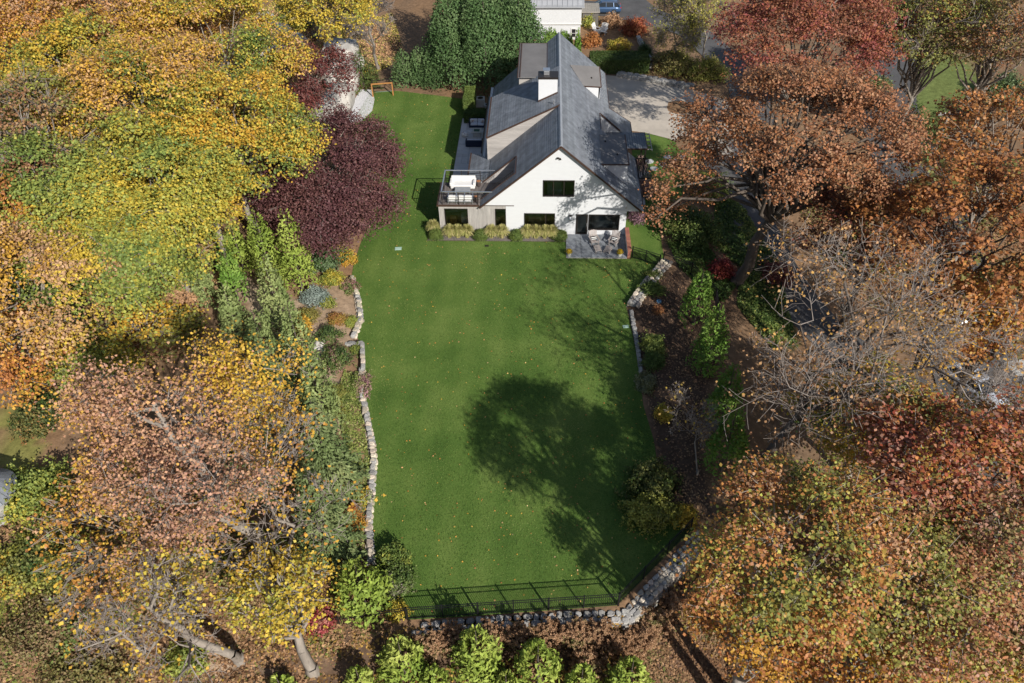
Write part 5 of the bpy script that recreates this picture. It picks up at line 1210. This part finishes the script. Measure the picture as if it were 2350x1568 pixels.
bare_tree('birch_tree', 'twiggy brown birch arching over the garden wall', GT(1555, 150), G(1545, 50, 6), .12, 4, .62, 9, leaf=[(.30, .24, .10), YGR, TANB], nleaf=3600, seed=12, up=.05)

# --- conifers
LC = [(.15, .22, .035), (.25, .32, .055), (.38, .42, .10)]; LG = [(.12, .17, .05), (.21, .26, .09), (.33, .36, .14)]; DC = [(.05, .10, .032), (.09, .155, .055), (.15, .21, .085)]; SP = [(.09, .13, .04), (.16, .21, .08), (.28, .31, .13)]; RC = [(.08, .16, .025), (.14, .25, .04), (.23, .33, .065)]
def hgt(b, vt):
    z = b[2]
    for _ in range(400):
        if proj((b[0], b[1], z))[1] <= vt: break
        z += .05
    return max(1.5, z-b[2])
def C(label, bu, bv, vt, r, pal, kind='arbor', name='arborvitae', **k):
    b = GT(bu, bv); return conifer(name, label, b, hgt(b, vt), r, pal, kind, **k)
C('bright green arborvitae nearest the blue grey shrub', 695, 668, 472, 1.55, LC, seed=1)
C('bright green arborvitae standing just behind the brightest one', 625, 640, 470, 1.5, LC, seed=2)
C('narrow vivid green arborvitae beside the dark fence', 548, 690, 545, 1.05, RC, seed=3)
C('slender vivid arborvitae tucked behind the narrow one', 560, 620, 500, 1.1, LC, seed=4)
C('tall grey green arborvitae heading the inner row', 655, 775, 572, 1.35, LG, seed=5)
C('second grey green arborvitae of the inner row beside the path', 705, 870, 690, 1.4, LG, seed=6)
C('third grey green arborvitae of the inner row by the boulders', 752, 990, 800, 1.5, LG, seed=7)
C('small olive arborvitae starting the outer row', 478, 700, 575, .95, LG, seed=8)
C('grey olive arborvitae in mid outer row', 555, 790, 640, 1.2, LG, seed=9)
C('grey olive arborvitae ending the outer row by the spruce', 620, 850, 705, 1.25, LG, seed=10)
C('feathery grey green spruce left of the inner conifer row', 640, 960, 770, 2.1, SP, 'spruce', 'spruce_tree', seed=11, dens=1.5)
C('dark feathery spruce below the inner conifer row', 770, 1130, 905, 2.2, SP, 'spruce', 'spruce_tree', seed=12, dens=1.5)
C('low dark spruce above the yellow shrubs', 760, 1270, 1060, 2.0, SP, 'spruce', 'spruce_tree', seed=13, dens=1.5)
C('shaded spruce behind the half bare maple', 600, 1110, 900, 1.9, SP, 'spruce', 'spruce_tree', seed=14, dens=1.4)
C('green arborvitae in the right bed by the fence', 1592, 745, 610, 1.25, RC, seed=15)
C('taller green arborvitae next down the right bed', 1622, 850, 690, 1.3, RC, seed=16)
C('dark green arborvitae below in the right bed', 1655, 970, 830, 1.2, RC, seed=17)
C('lowest green arborvitae in the right bed', 1655, 1080, 925, 1.35, RC, seed=18)
def B(label, tu, tv, zt, r, pal, **k):
    p = G(tu, tv, zt); b = np.array([p[0], p[1], float(hz(p[0], p[1]))]); return conifer('arborvitae', label, b, zt-b[2], r, pal, 'arbor', **k)
B('light green arborvitae outside the bottom fence near the curved trunk', 912, 1468, 2.8, 1.35, LC, seed=20, size=.3, dens=1.5)
B('tallest light green arborvitae outside the bottom fence', 1090, 1442, 3.4, 1.5, LC, seed=21, size=.3, dens=1.5)
B('light green arborvitae under the mid bottom fence', 1235, 1478, 2.8, 1.35, LC, seed=22, size=.3, dens=1.5)
B('short light green arborvitae between two taller ones', 1338, 1530, 1.8, .95, LC, seed=23, size=.3, dens=1.5)
B('light green arborvitae at the foot of the thick stone wall', 1455, 1512, 2.4, 1.2, LC, seed=24, size=.3, dens=1.5)
B('low light green arborvitae left of the bottom row', 815, 1532, 1.8, .95, LC, seed=25, size=.3, dens=1.5)
B('small arborvitae tip near the curved trunk foot', 632, 1552, 1.2, .7, LC, seed=26, size=.3, dens=1.5)
B('small arborvitae tip between the hydrangeas', 990, 1530, 1.4, .8, LC, seed=27, size=.3, dens=1.5)
B('small arborvitae tip below the tallest one', 1160, 1545, 1.2, .8, LC, seed=29, size=.3, dens=1.5)
b = GT(838, 1385); conifer('arborvitae', 'round light green arborvitae inside the bottom fence corner', b, 4.2, 1.75, LC, 'arbor', seed=28, size=.32, dens=1.4)
# the big cypresses beyond the lawn
for k, (x, y, h, r_, w) in enumerate(((-10.4, 85.7, 11.5, 3.5, 'left'), (-6.6, 85.2, 13.5, 3.7, 'middle'), (-2.9, 86.2, 12.5, 3.5, 'house side'), (-8.8, 90.5, 15, 3.9, 'rear'), (-4.4, 90.5, 14.5, 3.7, 'rear house side'))):
    conifer('cypress_tree', 'massive dark green cypress, the %s one of the dense screen beyond the lawn' % w, (x, y, 0), h, r_, DC, 'arbor', seed=40+k, dens=1.5, size=.31)
for k, (x, y, h) in enumerate(((-15.9, 86.0, 4.2), (-14.2, 86.0, 4.6), (-12.6, 85.6, 5.2))):
    conifer('cypress_tree', ('low dark cypress behind the goal frame', 'low dark cypress between goal and tall screen', 'low dark cypress joining the tall screen')[k], (x, y, 0), h, 1.7, DC, 'arbor', seed=50+k, dens=1.4)
for k, (u, v, zt) in enumerate(((1253, 65, 3.2), (1263, 60, 3.4), (1273, 64, 3.0), (1290, 66, 2.8), (1298, 68, 2.6), (1308, 74, 2.4), (1327, 62, 3.6))):
    p = G(u, v, zt-.2); conifer('arborvitae', 'narrow arborvitae against the white neighbour house', (p[0], min(98.0, p[1]), -.1), zt, .42, RC, 'arbor', seed=60+k, dens=2.2, size=.26, group='arborvitae along the neighbour wall')
p = G(1180, 1568, 2)
C('dark yew tree beneath the grey leafless tree', 835, 200, 105, 2.0, [DGR, (.08, .11, .03), OLIV], 'spruce', 'yew_tree', seed=70)
C('dark yew by the rock face and gravel', 850, 185, 135, 1.6, [DGR, (.10, .12, .04), OLIV], 'spruce', 'yew_tree', seed=71)
C('dark hemlock under the utility pole', 2140, 330, 225, 3.0, [DGR, (.07, .10, .025), OLIV], 'spruce', 'hemlock_tree', seed=72)
C('dark hemlock left of the pole hedge', 2080, 300, 220, 2.6, [DGR, (.07, .10, .025), (.12, .14, .04)], 'spruce', 'hemlock_tree', seed=73)
C('olive juniper at the bottom right border', 2110, 1530, 1400, 1.6, [DGR, (.10, .12, .035), OLIV], 'arbor', 'juniper', seed=74)
C('green holly under the street oak', 1960, 620, 520, 1.9, [DGR, (.07, .12, .035), GRN], 'arbor', 'holly_tree', seed=75)

# --- hedges
hedge('clipped_hedge', 'tall clipped yew hedge at the lawn end of the rear patio', -8.55, -7.45, 77.9, 81.2, 0, 2.1, [DGR, GRN, LGR], seed=1)
hedge('clipped_hedge', 'low shaded clipped hedge closing the rear patio', -8.4, -5.9, 76.6, 77.75, .05, 1.25, [DGR, (.06, .11, .03), GRN], seed=2)
hedge('yew_hedge', 'broad clipped yew hedge between the gravel court and neighbour garden', 5.2, 11.9, 88.7, 91.3, -.1, 1.7, [DGR, (.07, .11, .025), (.13, .17, .045)], seed=3, leaf=.11)

# --- plants before the facade
for k, (x, w) in enumerate(((-9.2, 'at the cedar corner'), (-5.32, 'under the cedar siding'), (-2.24, 'under the low window'), (1.45, 'at the patio edge'))):
    shrub('boxwood_ball', 'clipped round boxwood ball '+w, (x, 56.1, .05), (.66, .62, .66), [DGR, GRN, (.17, .22, .05)], leaf=.07, dens=2.8, seed=k, trim=.03)
for k, (x, w) in enumerate(((-9.45, 'beside the cedar corner boxwood'), (-8.0, 'first from the corner under the sunroom glass'), (-7.3, 'second under the sunroom glass'), (-6.5, 'third under the sunroom glass'), (-4.4, 'under the cedar boards'), (-3.5, 'below the narrow pane, browner'), (-1.3, 'first under the low window'), (-.6, 'second under the low window'), (.15, 'third under the low window'), (.75, 'last before the patio boxwood'))):
    gy = 57.3 if k == 0 else 56.25
    if k == 0: gy = 56.9
    grass_clump('ornamental_grass', 'tan green ornamental grass clump '+w, (x, gy, .04), 1.25, .62, [(.26, .28, .08), (.44, .42, .15), (.60, .50, .26)], n=700, seed=k)

# --- shrubs: label, foot pixel, radii, palette, options
SH = [
 ('glossy blue green rhododendron under the purple maple', 742, 612, (1.5, 1.3, 1.2), [DGR, (.13, .19, .09), (.28, .34, .20)], .2),
 ('yellow orange shrub at the lawn edge beneath the purple maple', 795, 600, (.9, .8, .7), [YGR, GOLD, ORG], .12),
 ('yellow green azalea in the left bed', 765, 648, (.95, .8, .7), [GRN, YGR, YEL], .1),
 ('second yellow azalea deeper under the purple maple', 770, 585, (1.0, .9, .8), [GRN, YGR, GOLD], .1),
 ('silvery blue round shrub in the left bed', 726, 692, (1.0, .95, .95), [(.16, .21, .17), (.27, .33, .29), (.38, .44, .40)], .09),
 ('small pink rose bush by the curved wall', 800, 665, (.8, .8, .6), [DGR, GRN, (.45, .18, .22)], .1),
 ('low green bush beside the silvery shrub', 752, 700, (.6, .5, .5), [GRN, YGR, OLIV], .09),
 ('olive mounded shrub by the dirt path', 708, 728, (.75, .65, .5), [OLIV, (.30, .24, .06), GRN], .08),
 ('bright golden leaved shrub beside the dirt path', 688, 760, (.95, .9, .8), [YEL, GOLD, (.62, .42, .08)], .16),
 ('rust and olive mounded shrub above the curved wall', 775, 738, (.65, .6, .5), [OLIV, (.36, .24, .05), RUST], .08),
 ('lime green mound at the curved wall foot', 805, 745, (.6, .55, .45), [LGR, YGR, LGR], .08),
 ('upper dark rose bush with pink blooms', 757, 780, (.95, .8, .8), [DGR, (.07, .11, .04), GRN, (.40, .18, .20)], .1),
 ('lower dark rose bush with pink blooms beyond the return wall', 770, 835, (1.1, 1.1, .9), [DGR, (.07, .11, .04), GRN, (.42, .18, .22)], .1),
 ('tiny green mound tucked in the return wall corner', 818, 808, (.5, .45, .4), [OLIV, GRN, YGR], .08),
 ('upper of two round olive shrubs beside the spruce', 770, 905, (.65, .6, .55), [OLIV, (.28, .26, .06), GRN], .07),
 ('lower of two round olive shrubs beside the spruce', 768, 945, (.7, .65, .6), [OLIV, (.30, .26, .05), GRN], .07),
 ('pink flowering sprawl over the long wall', 822, 890, (.9, 1.2, .5), [GRN, LGR, (.40, .20, .24)], .09),
 ('rust mound near the wall end', 808, 1180, (.6, .6, .5), [OLIV, ORG, RUST], .08),
 ('lime yellow bush near the wall end', 828, 1150, (.65, .6, .6), [LGR, YGR, YEL], .1),
 ('rust and gold mound below the lime bush', 815, 1215, (.7, .6, .55), [OLIV, GOLD, RUST], .08),
 ('mixed green and lilac shrub at the inner fence corner', 915, 1340, (1.0, 1.1, .9), [DGR, GRN, (.28, .20, .22)], .1),
 ('lemon yellow shrub at the inner fence corner', 912, 1405, (.6, .6, .5), [YGR, YEL, YEL], .1),
 ('dark green shrub behind the mixed corner shrub', 905, 1290, (.9, .8, .9), [DGR, GRN, YGR], .12),
 ('crimson burning bush by the slim tree', 745, 1250, (.8, .7, .7), [RED, (.36, .05, .07), DRED], .12),
 ('crimson bush by the fence and curved trunk', 735, 1430, (.8, .7, .7), [RED, (.36, .05, .07), PINK], .12),
 ('lime leaved seedlings at the bottom left clearing', 430, 1520, (1.1, .9, .7), [LGR, YGR, YGR], .16),
 ('green and yellow thicket by the turret', 90, 1150, (2.2, 2.0, 1.5), [GRN, LGR, YGR, YEL], .16),
 ('tangled olive thicket below the turret', 110, 1290, (2.3, 2.2, 1.3), [DGR, OLIV, YGR, GOLD], .16),
 ('dark ivy mass beside the leaf strewn grass', 105, 970, (1.4, 1.8, 1.6), [DGR, (.08, .10, .035), OLIV, RUST], .12),
 ('grey green bush above the left stone wall', 80, 855, (1.1, 1.0, .9), [(.12, .18, .09), (.24, .30, .16), GRN], .12),
 ('brown scrub heap in the bottom left corner', 120, 1440, (2.4, 2.0, .9), [BRN, OLIV, (.30, .18, .11), GRN], .14),
 ('second brown scrub heap by the bottom border', 200, 1540, (2.2, 1.6, .8), [BRN, OLIV, (.30, .18, .11)], .14),
 ('dry tan shrub below the leaf covered bank', 420, 690, (1.8, 1.8, 1.5), [TANB, TAN, (.40, .26, .12)], .16),
 ('green rhododendron at the outer conifer row', 430, 760, (1.1, 1.0, 1.0), [DGR, GRN, (.2, .26, .14)], .18),
 ('red japanese maple bush beside the oak trunk', 1655, 628, (.95, .9, 1.0), [RED, (.36, .07, .07), DRED], .13),
 ('dull red shrub leaning over the driveway edge', 1780, 640, (1.3, 1.2, 1.1), [(.34, .13, .09), DRED, PINK], .13),
 ('large dark rhododendron between side lawn and oak', 1590, 545, (2.1, 2.4, 1.7), [DGR, (.07, .11, .03), GRN, OLIV], .16),
 ('second dark rhododendron nearer the house side lawn', 1545, 510, (1.5, 1.6, 1.3), [DGR, (.08, .12, .04), GRN], .14),
 ('olive shrub beneath the oak along the driveway', 1625, 440, (1.8, 2.0, 1.3), [DGR, GRN, OLIV, YGR], .14),
 ('pink and purple flowering shrub at the house corner', 1462, 500, (.75, 1.2, .9), [DGR, (.20, .10, .14), (.42, .26, .30)], .09),
 ('pink hydrangea row beside the trellis', 1480, 440, (.7, 1.5, .9), [GRN, (.40, .26, .24), (.50, .32, .32)], .09),
 ('pink hydrangea near the porch posts', 1468, 385, (.6, 1.0, .8), [GRN, (.46, .30, .26), (.55, .38, .34)], .09),
 ('low green shrub atop the wide curved wall', 1500, 640, (.8, .7, .45), [DGR, GRN, OLIV], .09),
 ('green shrub below the curved wall in the mulched bed', 1497, 668, (.9, .8, .5), [DGR, GRN, LGR], .1),
 ('small rust dry shrub in the mulched bed', 1510, 715, (.4, .4, .35), [RUST, BRN, ORG], .07),
 ('bright green shrub along the right lawn edge', 1498, 800, (.8, 1.0, .7), [GRN, LGR, YGR], .1),
 ('dark green shrub just below the bright one', 1500, 835, (.8, .8, .6), [DGR, GRN], .1),
 ('grey green lavender like shrub by the right edge', 1482, 885, (.7, 1.0, .5), [(.16, .19, .11), (.28, .29, .18), OLIV], .09),
 ('yellow leaved shrub in the right bed', 1522, 955, (.55, .7, .5), [YGR, YEL, GOLD], .1),
 ('big rhododendron dark half by the lawn corner', 1490, 1120, (1.7, 1.4, 1.2), [DGR, (.08, .11, .03), OLIV, GRN], .15),
 ('big olive yellow shrub at the lawn corner fence', 1490, 1185, (1.6, 1.3, 1.1), [GRN, OLIV, YGR, (.38, .36, .08)], .13),
 ('yellow leaved sapling bush before the corner fence', 1570, 1190, (.8, .8, .6), [GRN, YEL, GOLD], .12),
 ('green sedge clump on the bottom right slope', 1660, 1400, (.9, 1.2, .4), [DGR, OLIV, (.16, .18, .10)], .1),
 ('orange shrub by the neighbour arborvitae', 1358, 105, (1.1, .9, 1.2), [RUST, ORG, TANB], .16),
 ('red orange shrub in the neighbour garden', 1455, 80, (1.6, 1.3, 1.6), [RUST, RED, ORG], .16),
 ('tan feathery shrub beside the red orange one', 1405, 60, (1.2, 1.0, 1.2), [TANB, TAN, BRN], .16),
 ('yellow green shrub at the neighbour wall corner', 1350, 60, (1.1, .9, 1.3), [LGR, YGR, YEL], .16),
 ('gold green shrub in the neighbour garden middle', 1420, 115, (1.3, 1.1, 1.0), [YGR, YEL, TANB], .14),
 ('dark conifer shrub at the garden wall end', 1478, 130, (.8, .8, 1.2), [DGR, (.07, .11, .035), GRN], .1),
 ('tangled brown shrub mass beside the upper street', 1540, 160, (2.6, 2.2, 1.6), [BRN, OLIV, (.30, .24, .10), YGR], .16),
 ('olive shrub mass above the gravel court', 1620, 175, (2.4, 1.8, 1.6), [OLIV, YGR, (.34, .30, .10), BRN], .16),
 ('dark yew mound on the rock slope', 640, 70, (1.0, .9, .8), [OLIV, (.28, .22, .06), GRN], .14),
 ('gold green slope shrubs by the pale trunk', 800, 60, (2.6, 2.2, 1.6), [GRN, YGR, YEL, GOLD], .2),
 ('yellow shrub at the ledge foot', 835, 175, (.9, .8, .7), [YGR, YEL, YEL], .14),
 ('dark green ivy mound on the slope', 690, 55, (2.0, 1.6, .9), [DGR, GRN, YGR], .18),
 ('green shrub at the rim of the far grass patch', 2010, 205, (1.6, 1.4, 1.1), [GRN, (.14, .20, .08), LGR], .16),
 ('pale green clump under the pole lamp arm', 2115, 365, (1.3, 1.1, .9), [GRN, (.18, .24, .10), LGR], .16),
 ('grey green vine covered bush at the right border', 2300, 230, (2.0, 2.0, 2.4), [(.10, .15, .06), (.18, .24, .11), GRN], .18),
]
for k, (lb, u, v, rr, pal, lf) in enumerate(SH): shrub('garden_shrub', lb, GT(u, v), rr, pal, leaf=lf, seed=20+k)
# hydrangeas with brown flower heads outside the bottom fence
HY = [(-5.6, 19.7, 'left of the tallest arborvitae'), (-4.2, 19.9, 'behind the leftmost bottom arborvitae'), (-2.6, 20.1, 'behind the tallest arborvitae'), (-1.0, 20.2, 'right of the tallest arborvitae'), (.6, 20.4, 'above the mid arborvitae'), (2.0, 20.5, 'beside the mid arborvitae'), (3.3, 20.6, 'under the fence corner'), (4.6, 20.4, 'beside the stone wall arborvitae'), (6.3, 21.6, 'on the slope below the thick stone wall'), (7.6, 22.8, 'highest on the bottom right slope'), (5.6, 20.6, 'at the foot of the thick stone wall'), (2.6, 19.3, 'in front of the fence corner one'), (-.2, 19.2, 'between two bottom arborvitae')]
for k, (u, v, w) in enumerate(HY):
    b = np.array([u, v, float(hz(u, v))])
    shrub('hydrangea', 'hydrangea with dried brown flower heads '+w, b, (1.0, .8, 1.25), [(.30, .17, .09), (.42, .25, .14), (.50, .31, .18), (.16, .16, .05)], leaf=.07, dens=2.2, seed=200+k, clump=42)
